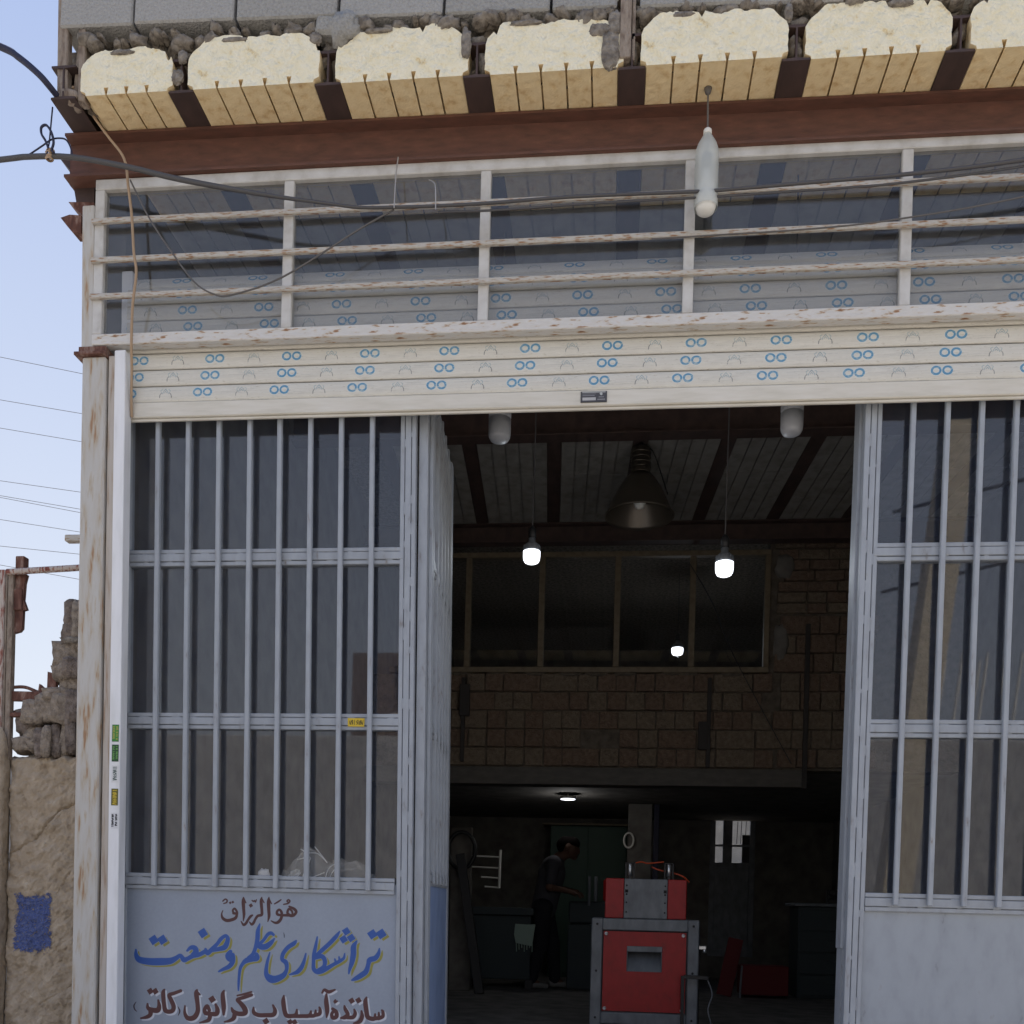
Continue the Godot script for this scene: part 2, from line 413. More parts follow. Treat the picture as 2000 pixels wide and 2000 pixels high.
func sign_texture() -> ImageTexture:
	var base := rgb(146, 154, 166)
	var img := Image.create(1096, 568, false, Image.FORMAT_RGB8)
	img.fill(base)
	var f := FastNoiseLite.new()
	f.seed = 5
	f.frequency = 0.006
	for y in 568:
		for x in 1096:
			var v := 1.0 + 0.035 * f.get_noise_2d(x, y * 0.5) + 0.02 * f.get_noise_2d(x * 9.0, y * 9.0)
			img.set_pixel(x, y, Color(base.r * v, base.g * v, base.b * v))
	var o := Vector2(420, 1740)
	var s := 0.09317
	# first line
	pen(o, s, [1600, 320, 16, 1700, 370, 26, 1742, 430, 25, 1690, 498, 25, 1620, 505, 28, 1560, 450, 22, 1590, 370, 20, 1650, 410, 18, 1665, 470, 16])
	pen(o, s, [1690, 505, 22, 1560, 500, 24, 1430, 500, 22])
	pen(o, s, [1430, 500, 22, 1350, 480, 24, 1345, 420, 22, 1395, 385, 20, 1440, 450, 24, 1430, 560, 26, 1370, 640, 28, 1300, 655, 20, 1220, 615, 7])
	pen(o, s, [1480, 275, 9, 1570, 255, 13, 1610, 210, 13, 1580, 180, 12, 1550, 210, 11, 1590, 235, 11])
	pen(o, s, [1290, 265, 9, 1360, 225, 14, 1425, 180, 9])
	pen(o, s, [1175, 130, 7, 1165, 220, 32, 1170, 400, 30, 1175, 520, 26, 1150, 630, 6])
	pen(o, s, [1175, 150, 8, 1225, 260, 9])
	pen(o, s, [1025, 130, 7, 1010, 210, 28, 1025, 400, 26, 1020, 490, 26, 940, 515, 24, 890, 580, 22, 850, 660, 24, 810, 690, 22, 765, 640, 7])
	pen(o, s, [1030, 160, 8, 1070, 240, 8])
	pen(o, s, [830, 500, 12, 790, 525, 24, 740, 590, 22, 690, 670, 24, 640, 700, 22, 590, 630, 7])
	pen(o, s, [820, 195, 9, 850, 215, 12, 870, 195, 9, 890, 225, 12, 910, 180, 8])
	pen(o, s, [640, 130, 7, 635, 220, 32, 645, 400, 28, 650, 500, 24, 635, 620, 6])
	pen(o, s, [650, 150, 8, 690, 245, 8])
	pen(o, s, [430, 460, 18, 415, 400, 17, 455, 365, 18, 500, 430, 20, 500, 490, 22, 470, 560, 28, 380, 600, 30, 280, 610, 30, 200, 560, 25, 180, 480, 13, 205, 405, 5])
	pen(o, s, [430, 460, 24, 490, 470, 20])
	pen(o, s, [205, 210, 11, 255, 170, 12, 295, 195, 13, 280, 240, 12, 220, 260, 7])
	dot(o, s, 795, 300, 42)
	dot(o, s, 360, 245, 26)
	dot(o, s, 415, 230, 26)
	ink(img, rgb(74, 42, 42), 0.7)
	pens.clear()
	dots.clear()
	# second line
	o = Vector2(240, 1790)
	s = 0.13458
	dot(o, s, 460, 338, 72)
	dot(o, s, 590, 335, 72)
	dot(o, s, 1187, 235, 72)
	pen(o, s, [195, 480, 8, 200, 560, 26, 250, 625, 40, 400, 650, 46, 560, 650, 48, 700, 640, 42, 790, 600, 30, 855, 560, 22, 905, 620, 32, 960, 605, 26, 1040, 565, 28, 1130, 545, 27, 1230, 492, 26])
	pen(o, s, [955, 490, 10, 1010, 445, 24, 1065, 450, 32, 1085, 500, 36, 1040, 555, 32])
	pen(o, s, [1225, 465, 14, 1255, 522, 28, 1330, 455, 26, 1400, 385, 22, 1450, 320, 24, 1520, 272, 20, 1552, 325, 26, 1510, 430, 34, 1420, 462, 26, 1330, 480, 22])
	pen(o, s, [1590, 500, 24, 1560, 560, 42, 1590, 600, 40, 1622, 545, 26, 1622, 640, 30, 1572, 710, 28, 1490, 750, 20, 1420, 785, 9])
	o = Vector2(440, 1790)
	s = 0.10352
	pen(o, s, [690, 130, 6, 655, 260, 32, 645, 420, 36, 610, 570, 30, 560, 690, 28, 480, 760, 28])
	pen(o, s, [965, 400, 7, 900, 480, 34, 800, 550, 48, 700, 550, 45, 640, 490, 32])
	pen(o, s, [690, 500, 28, 760, 430, 24, 840, 325, 26, 900, 298, 26, 950, 330, 18])
	pen(o, s, [630, 690, 24, 630, 760, 50, 550, 780, 46, 440, 810, 42, 370, 870, 28, 320, 960, 24, 300, 1100, 20, 290, 1250, 17, 285, 1380, 8])
	pen(o, s, [1375, 435, 8, 1330, 490, 34, 1220, 565, 34, 1130, 680, 32, 1110, 790, 30, 1170, 840, 38, 1195, 900, 32, 1190, 1000, 28, 1130, 1100, 44, 1000, 1165, 58, 900, 1165, 66, 820, 1090, 40, 810, 980, 28, 840, 800, 20, 880, 660, 5])
	pen(o, s, [1555, 685, 8, 1520, 830, 24, 1470, 950, 34, 1400, 1030, 34, 1330, 1060, 22, 1250, 1085, 8])
	o = Vector2(580, 1790)
	pen(o, s, [415, 370, 7, 390, 520, 22, 355, 700, 30, 345, 850, 26, 350, 980, 32, 420, 1035, 40, 520, 1010, 40, 620, 955, 34, 720, 895, 28, 820, 840, 28, 905, 780, 20, 925, 690, 6])
	pen(o, s, [820, 755, 10, 835, 830, 18])
	pen(o, s, [742, 795, 10, 765, 860, 18])
	pen(o, s, [830, 270, 7, 760, 370, 32, 640, 500, 34, 520, 610, 34, 420, 700, 28])
	pen(o, s, [380, 750, 46, 500, 740, 36, 555, 820, 34, 540, 930, 30, 440, 1000, 28])
	pen(o, s, [1150, 450, 6, 1090, 560, 42, 1085, 700, 46, 1060, 850, 40, 1020, 980, 24, 1000, 1075, 6])
	pen(o, s, [1565, 600, 6, 1550, 690, 28, 1490, 780, 42, 1390, 815, 44, 1360, 900, 32, 1320, 1030, 42, 1230, 1105, 44, 1130, 1165, 34, 1060, 1195, 12])
	dot(o, s, 955, 270, 76)
	dot(o, s, 905, 420, 76)
	dot(o, s, 1045, 395, 76)
	dot(o, s, 1435, 330, 92)
	dot(o, s, 1600, 325, 96)
	ink(img, rgb(140, 134, 64), 0.0, Vector2(11.0, 8.0))
	ink(img, base, 3.0)
	ink(img, rgb(46, 84, 156), 1.3)
	pens.clear()
	dots.clear()
	pen(Vector2(440, 1790), s, [1140, 290, 4, 1150, 340, 9, 1152, 380, 5])
	ink(img, rgb(62, 66, 80))
	pens.clear()
	# third line
	o = Vector2(240, 1910)
	s = 0.14493
	dot(o, s, 380, 175, 44)
	dot(o, s, 450, 175, 44)
	pen(o, s, [490, 295, 10, 503, 375, 25, 480, 430, 32, 400, 425, 28, 350, 400, 22, 342, 345, 9])
	pen(o, s, [385, 440, 28, 380, 490, 26, 335, 522, 22, 250, 540, 8])
	pen(o, s, [575, 150, 8, 558, 200, 25, 570, 350, 25, 588, 430, 28, 640, 450, 26, 690, 430, 27, 700, 370, 27, 665, 285, 26, 640, 225, 22, 710, 198, 20, 798, 165, 18])
	pen(o, s, [1022, 150, 8, 1012, 200, 28, 1030, 350, 26, 1030, 450, 28, 980, 530, 32, 900, 540, 28, 855, 470, 18, 857, 370, 7])
	pen(o, s, [1015, 160, 8, 1060, 215, 9])
	pen(o, s, [1190, 430, 20, 1160, 375, 24, 1125, 420, 22, 1140, 470, 26, 1195, 480, 26, 1185, 560, 24, 1120, 588, 16, 1060, 600, 6])
	pen(o, s, [1275, 350, 12, 1300, 420, 27, 1285, 480, 28, 1200, 480, 26])
	dot(o, s, 1228, 280, 50)
	pen(o, s, [1390, 160, 7, 1372, 220, 25, 1385, 380, 28, 1385, 490, 12])
	pen(o, s, [1570, 230, 8, 1670, 208, 12, 1760, 180, 9])
	pen(o, s, [1760, 222, 20, 1660, 255, 22, 1572, 285, 20, 1615, 335, 26, 1670, 410, 32, 1672, 470, 30, 1590, 480, 28, 1520, 450, 24, 1492, 400, 9])
	pen(o, s, [1535, 470, 26, 1520, 540, 26, 1455, 578, 16, 1395, 590, 7])
	var brown := rgb(84, 50, 50)
	o = Vector2(480, 1910)
	s = 0.1501
	pen(o, s, [128, 380, 8, 132, 445, 22, 190, 480, 24, 290, 482, 25, 385, 475, 26, 408, 420, 22, 380, 350, 9])
	dot(o, s, 290, 562, 44)
	pen(o, s, [522, 225, 7, 515, 300, 25, 530, 420, 25, 560, 488, 26, 640, 492, 24, 680, 470, 20, 690, 410, 9])
	pen(o, s, [640, 495, 22, 760, 495, 22, 850, 488, 22, 872, 430, 9])
	pen(o, s, [850, 492, 22, 920, 485, 20, 932, 420, 9])
	pen(o, s, [915, 485, 20, 980, 465, 22, 990, 410, 16, 978, 378, 7])
	dot(o, s, 602, 572, 38)
	dot(o, s, 660, 574, 38)
	pen(o, s, [1070, 208, 9, 1068, 300, 25, 1080, 420, 25, 1073, 510, 7])
	pen(o, s, [1015, 190, 8, 1045, 150, 15, 1100, 178, 20, 1178, 150, 9])
	pen(o, s, [1150, 400, 16, 1195, 440, 22, 1198, 500, 24, 1155, 518, 22, 1138, 470, 18, 1168, 425, 16])
	pen(o, s, [1185, 285, 8, 1172, 308, 9, 1208, 300, 7, 1180, 322, 8])
	pen(o, s, [1255, 520, 9, 1310, 510, 25, 1343, 470, 22, 1312, 405, 20, 1300, 360, 7])
	pen(o, s, [1340, 512, 22, 1410, 510, 22, 1438, 460, 20, 1425, 408, 8])
	dot(o, s, 1393, 295, 40)
	dot(o, s, 1480, 290, 40)
	pen(o, s, [1518, 430, 9, 1525, 500, 23, 1492, 568, 24, 1420, 590, 8])
	pen(o, s, [1582, 250, 7, 1568, 310, 25, 1580, 420, 26, 1600, 510, 26, 1680, 530, 23, 1692, 470, 9])
	pen(o, s, [1680, 528, 22, 1735, 515, 20, 1738, 450, 8])
	pen(o, s, [1735, 525, 22, 1788, 500, 20, 1790, 440, 16, 1775, 418, 7])
	ink(img, rgb(198, 201, 207), 1.2, Vector2(6.5, 6.5))
	ink(img, brown, 1.1)
	pens.clear()
	dots.clear()
	o = Vector2(240, 1910)
	s = 0.14493
	pen(o, s, [185, 320, 3, 155, 370, 9, 165, 420, 8, 195, 450, 3])
	pen(o, s, [760, 380, 4, 785, 440, 10, 765, 500, 4])
	ink(img, rgb(60, 44, 52))
	pens.clear()
	return ImageTexture.create_from_image(img)

# film print of the shutter slats: blue double rings and a grey arched mark, three repeats a metre long
func slat_texture() -> ImageTexture:
	var W := 2048
	var H := 112
	var img := Image.create(W, H, false, Image.FORMAT_RGB8)
	var f := FastNoiseLite.new()
	f.seed = 8
	f.frequency = 0.01
	for y in H:
		for x in W:
			var a := TAU * x / W
			var n := f.get_noise_3d(cos(a) * 90.0, sin(a) * 90.0, y * 14.0)
			var g := f.get_noise_3d(cos(a) * 240.0 + 900.0, sin(a) * 240.0, y * 3.0)
			var v := 1.0 + 0.05 * n + 0.04 * g - (0.10 if n > 0.34 else 0.0)
			img.set_pixel(x, y, Color(0.825 * v, 0.81 * v, 0.765 * v))
	rng.seed = 21
	for k in 4:
		var x0 := 90.0 + 512.0 * k
		var c := rgb(66, 128, 168).lerp(rgb(118, 160, 182), rng.randf() * 0.4)
		for h in [-1, 1]:
			var p := []
			for i in 17:
				p.append(Vector3(x0 + h * 33.0 + 25.0 * cos(TAU * i / 16), 53.0 + 23.0 * sin(TAU * i / 16), 6.0 + rng.randf() * 1.2))
			stroke(img, p, rgb(212, 224, 228), 3.0, Vector2.ZERO, 0.45)
			stroke(img, p, c, 0.0, Vector2.ZERO, 0.92)
		var e := x0 + 262.0
		var fade := rng.randf_range(0.55, 0.85)
		for h in [-1, 1]:
			stroke(img, [Vector3(e + h * 40, 84, 2.6), Vector3(e + h * 37, 66, 2.8), Vector3(e + h * 26, 54, 2.0)], rgb(108, 110, 108), 0.0, Vector2.ZERO, fade)
			stroke(img, [Vector3(e + h * 26, 54, 2.2), Vector3(e + h * 32, 38, 2.2), Vector3(e + h * 20, 30, 2.0)], rgb(130, 156, 164), 0.0, Vector2.ZERO, fade * 0.8)
			stroke(img, [Vector3(e + h * 20, 60, 2.2), Vector3(e + h * 12, 42, 2.4), Vector3(e, 28, 2.4)], rgb(126, 150, 160), 0.0, Vector2.ZERO, fade * 0.9)
		stroke(img, [Vector3(e - 8, 54, 2.0), Vector3(e, 44, 2.6), Vector3(e + 8, 54, 2.0)], rgb(130, 150, 156), 0.0, Vector2.ZERO, fade)
	# scuffs: the film is rubbed away in streaks along the slat
	for y in H:
		for x in W:
			var n := f.get_noise_2d(x * 2.2, y * 13.0 + 400.0) + 0.6 * f.get_noise_2d(x * 0.7 + 50.0, y * 4.0)
			if n > 0.12: blend(img, x, y, Color(0.815, 0.795, 0.745), clampf((n - 0.12) * 2.2, 0.0, 0.62))
			elif n < -0.52: blend(img, x, y, Color(0.60, 0.54, 0.45), clampf((-0.52 - n) * 2.0, 0.0, 0.4))
	return ImageTexture.create_from_image(img)

# small print: a coloured label with a scribbled line of writing along its length
func label_texture(w: int, h: int, back: Color, inkc: Color, edge: Color, sd: int, lines := 1) -> ImageTexture:
	var img := Image.create(w, h, false, Image.FORMAT_RGB8)
	img.fill(edge)
	img.fill_rect(Rect2i(3, 3, w - 6, h - 6), back)
	rng.seed = sd
	for l in lines:
		var y0 := h * (l + 0.5) / lines
		var a := h / float(lines) * 0.26
		var x := w * 0.1
		while x < w * 0.9:
			var st := rng.randf_range(0.05, 0.11) * w
			var kind := rng.randi() % 3
			if kind == 0:
				stroke(img, [Vector3(x, y0 - a, 2.6), Vector3(x + st * 0.1, y0 + a, 3.2)], inkc)
			elif kind == 1:
				stroke(img, [Vector3(x, y0 - a * 0.6, 2.2), Vector3(x + st * 0.5, y0 + a, 3.4), Vector3(x + st, y0 - a, 2.2)], inkc)
			else:
				stroke(img, [Vector3(x + st, y0 - a, 2.4), Vector3(x, y0 - a * 0.2, 3.2), Vector3(x + st * 0.9, y0 + a * 0.2, 2.8), Vector3(x, y0 + a, 2.2)], inkc)
			x += st * 1.25
	return ImageTexture.create_from_image(img)

func printed(key: String, t: Texture2D, rough := 0.6) -> StandardMaterial3D:
	var m := mat(key, Color.WHITE, rough)
	m.albedo_texture = t
	return m

# ---------------------------------------------------------------- the scene
func _ready() -> void:
	camera_and_light()
	make_materials()
	ground()
	building()
	interior_walls()
	transom()
	shutter()
	doors()
	ruins()
	cables()
	lamps()
	workshop()
	worker()
	across_the_street()

func camera_and_light() -> void:
	var cam := Camera3D.new()
	cam.name = "camera"
	add_child(cam)
	cam.position = Vector3(0, 1.2, 4.0)
	cam.basis = Basis(Vector3.UP, deg_to_rad(5.77)) * Basis(Vector3(0, 0, 1), deg_to_rad(1.5))
	cam.near = 0.05
	cam.far = 800.0
	cam.projection = Camera3D.PROJECTION_FRUSTUM
	cam.size = 0.05 * 2000.0 / 1880.0
	cam.frustum_offset = Vector2(0, 0.05 * 778.0 / 1880.0)
	cam.current = true
	var w := WorldEnvironment.new()
	w.name = "world"
	add_child(w)
	var e := Environment.new()
	w.environment = e
	e.background_mode = Environment.BG_SKY
	e.sky = Sky.new()
	var sky := ProceduralSkyMaterial.new()
	e.sky.sky_material = sky
	sky.sky_top_color = Color(0.155, 0.30, 0.74).linear_to_srgb()
	sky.sky_horizon_color = Color(0.90, 0.95, 1.0).linear_to_srgb()
	sky.sky_curve = 0.66
	sky.ground_bottom_color = Color(0.30, 0.27, 0.23).linear_to_srgb()
	sky.ground_horizon_color = Color(0.45, 0.42, 0.38).linear_to_srgb()
	sky.sun_angle_max = 1.0
	e.background_energy_multiplier = 0.42
	e.tonemap_mode = Environment.TONE_MAPPER_LINEAR
	e.tonemap_exposure = 2.4
	e.sdfgi_enabled = true
	e.ssao_enabled = true
	e.ssil_enabled = true
	var sun := DirectionalLight3D.new()
	sun.name = "sun"
	add_child(sun)
	sun.light_color = Color(1.0, 0.965, 0.915)
	sun.light_energy = 1.2
	sun.light_angular_distance = 0.5
	sun.shadow_enabled = true
	sun.look_at_from_position(Vector3.ZERO, -Vector3(0.40, 0.82, -0.41))

func joist_level(x: float) -> float:
	return 4.545 - 0.009 * (x + 2.3)

func ground() -> void:
	var st := new_st()
	quad(st, Vector3(-400, 0, 400), Vector3(400, 0, 400), Vector3(400, 0, -400), Vector3(-400, 0, -400), Vector3.UP)
	structure("ground", st, M.street)
	st = new_st()
	bx(st, -2.36, 3.3, 0.004, 0.37, -9.0, -0.02, 0.01)
	structure("shop_floor", st, M.shop_floor)

# foam filler between two roof joists, with dovetail grooves along its underside
func filler_outline(xl: float, xr: float, y0: float, h: float, grooves: int, rough: float, lean: float) -> PackedVector2Array:
	var p := PackedVector2Array()
	p.append(Vector2(xl, y0))
	for g in grooves:
		var gx := lerpf(xl, xr, (g + 1.0) / (grooves + 1.0))
		p.append(Vector2(gx - 0.0035, y0))
		p.append(Vector2(gx - 0.010, y0 + 0.030))
		p.append(Vector2(gx + 0.010, y0 + 0.030))
		p.append(Vector2(gx + 0.0035, y0))
	p.append(Vector2(xr, y0))
	p.append(Vector2(xr + 0.003, y0 + 0.012))
	var side := 0.024
	p.append(Vector2(xr + side, y0 + 0.022))
	var n := 5 if rough > 0.0 else 1
	for i in n: p.append(Vector2(xr + side + rng.randf_range(-0.4, 0.3) * rough, y0 + 0.03 + (h * 0.62 - 0.03) * (i + 1.0) / n))
	n = 44 if rough > 0.0 else 2
	var j := 0.0
	var f := FastNoiseLite.new()
	f.seed = rng.randi() % 999
	f.frequency = 7.0
	for i in n + 1:
		var t := float(i) / n
		var x := lerpf(xr + side * 0.6, xl - side * 0.6, t)
		var d := minf(x - xl + side, xr + side - x)
		var sh := clampf(d / 0.075 + (4.0 * rough * f.get_noise_1d(x * 3.0) if rough > 0.0 else 0.0), 0.0, 1.0)
		j = lerpf(j, rng.randf_range(-1.0, 1.0), 0.6)
		p.append(Vector2(x, y0 + h * (0.66 + 0.34 * pow(sh, 0.75)) + lean * (0.5 - t) + j * rough * 0.7 + 2.2 * rough * f.get_noise_1d(x) - (3.0 * rough if rough > 0.0 and f.get_noise_1d(x * 2.3 + 9.0) > 0.38 else 0.0)))
	n = 5 if rough > 0.0 else 1
	for i in n: p.append(Vector2(xl - side + rng.randf_range(-0.3, 0.4) * rough, y0 + 0.03 + (h * 0.62 - 0.03) * float(n - i) / n))
	p.append(Vector2(xl - side, y0 + 0.022))
	p.append(Vector2(xl - 0.003, y0 + 0.012))
	return p

func building() -> void:
	var b := thing("workshop_building", "steel framed workshop building with an unfinished roof edge of cream foam fillers", "building")
	rng.seed = 11
	var J := [-2.363, -1.848, -1.227, -0.616, 0.002, 0.634, 1.245, 1.853, 2.46, 3.07]
	var cuts := [[0.198, -0.55], [-0.556, -1.42], [-1.427, -2.3]]
	for i in J.size():
		var x: float = J[i]
		var st := new_st()
		prism(st, i_outline(0.107, 0.14, 0.008, 0.007), 0.19, -2.3, Transform3D(Basis(), Vector3(x, joist_level(x), 0)))
		obj("roof_joist", st, M.brown_joist, b)
		if i + 1 == J.size(): break
		var xl: float = x + 0.057
		var xr: float = J[i + 1] - 0.057
		if i == 0: xl = x + 0.105
		var h: float = [0.182, 0.205, 0.205, 0.198, 0.196, 0.204, 0.21, 0.2, 0.2][i]
		for c in 3:
			st = new_st()
			var line := filler_outline(xl, xr, joist_level((xl + xr) / 2) + 0.002, h, 3 if i == 0 else 4, 0.0075 if c == 0 else 0.0, rng.randf_range(-0.012, 0.012) if c == 0 else 0.0)
			var zf: float = cuts[c][0] + (rng.randf_range(-0.006, 0.006) if c == 0 else 0.0)
			if c == 0:
				# pale cut front, tan faces between the joists
				prism(st, line, zf, cuts[c][1], Transform3D(), "caps")
				st.generate_normals()
				var am := st.commit()
				st = new_st()
				prism(st, line, zf, cuts[c][1], Transform3D(), "sides")
				st.generate_normals()
				st.commit(am)
				am.surface_set_material(0, M.cream_foam)
				am.surface_set_material(1, M.foam_under)
				var o := obj("filler_block", am, null, b)
			else:
				prism(st, line, zf, cuts[c][1])
				obj("filler_block", st, M.dusty_foam, b)
	# second bay, set a little askew
	for k in 8:
		var cx := -1.68 + 0.606 * k + 0.022
		var turn := Basis(Vector3.UP, 0.062)
		var st := new_st()
		prism(st, i_outline(0.102, 0.14, 0.008, 0.007), 0.0, -2.0, Transform3D(turn, Vector3(cx, 4.5, -2.36)))
		obj("roof_joist", st, M.brown_joist, b)
		for c in [[0.0, -0.9], [-0.907, -2.0]]:
			st = new_st()
			prism(st, filler_outline(0.055, 0.551, 0.002, 0.2, 4, 0.0, 0.0), c[0], c[1], Transform3D(turn, Vector3(cx, 4.5, -2.36)))
			obj("filler_block", st, M.sooty_foam, b)
	# front I-beam under the joists
	var st2 := new_st()
	var prof := [[0.02, 0.0], [0.02, 0.011], [-0.028, 0.016], [-0.028, 0.174], [0.02, 0.179], [0.02, 0.19], [-0.09, 0.19], [-0.09, 0.179], [-0.042, 0.174], [-0.042, 0.016], [-0.09, 0.011], [-0.09, 0.0]]
	var xs := [-2.455, -1.2, 0.2, 1.6, 3.25]
	for k in 4:
		for i in 12:
			var q := []
			for e in [[k, i], [k + 1, i], [k + 1, (i + 1) % 12], [k, (i + 1) % 12]]:
				var x: float = xs[e[0]]
				var base: float = 4.353 - 0.0035 * (x + 2.3)
				var hh: float = joist_level(x) - 0.002 - base
				q.append(Vector3(x, base + prof[e[1]][1] / 0.19 * hh, prof[e[1]][0]))
			var dz: float = prof[(i + 1) % 12][0] - prof[i][0]
			var dy: float = prof[(i + 1) % 12][1] - prof[i][1]
			quad(st2, q[0], q[1], q[2], q[3], Vector3(0, -dz, dy))
	for x in [-2.455, 3.25]:
		var base: float = 4.353 - 0.0035 * (x + 2.3)
		bx(st2, x - 0.001, x, base, joist_level(x) - 0.002, -0.043, -0.027, 0.0)
	obj("front_beam", st2, M.brown_primer, b)
	for zz in [[-2.3, 4.30, 4.497], [-4.2, 4.335, 4.497]]:
		st2 = new_st()
		var xf := Transform3D(Basis(Vector3.UP, PI / 2), Vector3(-2.3, zz[1], zz[0]))
		prism(st2, i_outline(0.11, zz[2] - zz[1], 0.011, 0.008), 0.0, 5.6, xf)
		obj("cross_beam", st2, M.brown_joist, b)
	# slab above the joists, walls, far roof
	st2 = new_st()
	bx(st2, -2.4, 3.3, 4.735, 4.83, -9.1, 0.09, 0.0)
	bx(st2, -2.4, 3.3, 4.832, 4.9, -9.3, -0.2, 0.0)
	obj("roof_slab", st2, M.mortar, b)
	st2 = new_st()
	bx(st2, -2.34, -2.24, 0.0, 4.5, -2.2, -0.125, 0.0)
	bx(st2, -2.34, -2.20, 0.0, 4.733, -9.0, -2.2, 0.0)
	obj("side_wall", st2, M.inner_plaster, b)
	st2 = new_st()
	bx(st2, 2.9, 3.1, 0.0, 4.733, -9.0, -0.02, 0.0)
	obj("side_wall", st2, M.inner_plaster, b)
	st2 = new_st()
	bx(st2, 2.36, 2.9, 0.0, 4.35, -0.2, -0.03, 0.0)
	obj("front_wall", st2, M.tan_wall, b)
	# rear wall round its door
	st2 = new_st()
	bx(st2, -2.34, 1.31, 0.0, 4.733, -9.2, -9.0, 0.0)
	bx(st2, 1.90, 3.1, 0.0, 4.733, -9.2, -9.0, 0.0)
	bx(st2, 1.31, 1.90, 2.76, 4.733, -9.2, -9.0, 0.0)
	bx(st2, 1.31, 1.90, 0.0, 0.66, -9.2, -9.0, 0.0)
	obj("rear_wall", st2, M.inner_plaster, b)
	# lumpy mortar bed under the parapet
	st2 = new_st()
	var f := FastNoiseLite.new()
	f.seed = 3
	f.frequency = 9.0
	f.fractal_octaves = 5
	var nx := 250
	var ny := 18
	var P := []
	for j in ny + 1:
		var row := []
		for i in nx + 1:
			var x := -2.30 + 5.5 * i / nx
			var y := 4.55 + 0.31 * j / ny
			var z := 0.120 + 0.075 * f.get_noise_2d(x, y) + 0.035 * f.get_noise_2d(x * 4.0, y * 4.0 + 7.0)
			row.append(Vector3(x, y, clampf(z, 0.05, 0.178)))
		P.append(row)
	for j in ny:
		for i in nx: quad(st2, P[j][i], P[j][i + 1], P[j + 1][i + 1], P[j + 1][i], Vector3(0, 0, 1))
	obj("mortar_bed", st2, M.mortar, b)
	# lumps and broken bits squeezed out of the bed
	for k in 120:
		var x := -2.25 + 4.3 * k / 120.0 + rng.randf_range(-0.03, 0.03)
		var yy := joist_level(x) + 0.215 + rng.randf_range(-0.005, 0.055 - 0.012 * (x + 2.2))
		st2 = new_st()
		var sz := rng.randf_range(0.018, 0.062)
		stone(st2, Vector3(x, yy, 0.165 + rng.randf_range(-0.02, 0.012)), Vector3(sz * rng.randf_range(1.0, 1.6), sz * 0.8, 0.07), Basis(Vector3(0, 0, 1), rng.randf_range(-0.6, 0.6)), 0.5)
		obj("mortar_lump", st2, M.mortar, b)
	st2 = new_st()
	box(st2, Vector3(-1.19, 4.765, 0.17), Vector3(0.18, 0.075, 0.08), Basis(Vector3(0, 0, 1), -0.12), 0.012)
	stone(st2, Vector3(-1.16, 4.755, 0.19), Vector3(0.13, 0.11, 0.07), Basis(Vector3(0, 0, 1), 0.5), 0.5)
	obj("broken_block", st2, M.concrete_block_dark, b)
	for k in 13:
		var j: float = J[1 + k % 8]
		st2 = new_st()
		stone(st2, Vector3(j + rng.randf_range(-0.02, 0.02), joist_level(j) + rng.randf_range(0.075, 0.17), 0.13), Vector3(0.05, 0.09, 0.08), Basis(Vector3(0, 0, 1), rng.randf() * 3.0), 0.5)
		obj("mortar_lump", st2, M.mortar, b)
	for q in [[-0.085, 4.60, 0.07, 0.16], [-0.13, 4.68, 0.08, 0.05], [-0.07, 4.70, 0.05, 0.10], [0.60, 4.70, 0.03, 0.07], [-1.28, 4.72, 0.05, 0.05], [-1.86, 4.60, 0.05, 0.06], [-1.84, 4.68, 0.04, 0.05], [-0.66, 4.66, 0.04, 0.12], [0.20, 4.715, 0.10, 0.025], [1.02, 4.71, 0.09, 0.03], [-1.02, 4.735, 0.12, 0.02], [-0.42, 4.725, 0.13, 0.02], [-1.62, 4.735, 0.11, 0.02], [-2.10, 4.715, 0.10, 0.02]]:
		st2 = new_st()
		stone(st2, Vector3(q[0], q[1], 0.196), Vector3(q[2], q[3], 0.022), Basis(), 0.32, 22, 14, 0.3)
		obj("cement_smear", st2, M.mortar, b)
	# parapet of concrete blocks
	for e in [[-2.381, -2.064], [-2.052, -1.626], [-1.613, -1.193], [-1.181, -0.759], [-0.747, -0.327], [-0.315, -0.06], [0.03, 0.44], [0.452, 0.872], [0.884, 1.304], [1.316, 1.736], [1.748, 2.168]]:
		st2 = new_st()
		var mx: float = (e[0] + e[1]) / 2
		box(st2, Vector3(mx, 4.845 - 0.034 * (mx + 2.38) + 0.1, 0.105 + rng.randf_range(-0.006, 0.006)), Vector3(e[1] - e[0], 0.2, 0.19), Basis(Vector3(0, 0, 1), -0.028), 0.007)
		obj("concrete_block", st2, M.concrete_block if rng.randf() < 0.6 else M.concrete_block_dark, b)
	# steel stub rising between two fillers, corner posts
	st2 = new_st()
	bx(st2, -0.048, -0.004, 4.56, 5.05, 0.15, 0.205, 0.003)
	bx(st2, -0.002, 0.012, 4.56, 5.05, 0.15, 0.19, 0.002)
	obj("steel_stub", st2, M.dusty_rust, b)
	st2 = new_st()
	bar(st2, Vector3(-2.372, 4.556, 0.165), Vector3(-2.378, 5.05, 0.165), 0.045, 0.04, 0.004)
	bar(st2, Vector3(-2.285, 4.54, 0.16), Vector3(-2.290, 4.84, 0.16), 0.03, 0.05, 0.003)
	bar(st2, Vector3(-2.33, 4.6, 0.14), Vector3(-2.31, 4.86, 0.14), 0.02, 0.03, 0.002)
	stone(st2, Vector3(-2.34, 4.57, 0.15), Vector3(0.09, 0.05, 0.08))
	obj("corner_post", st2, M.dusty_rust, b)
	st2 = new_st()
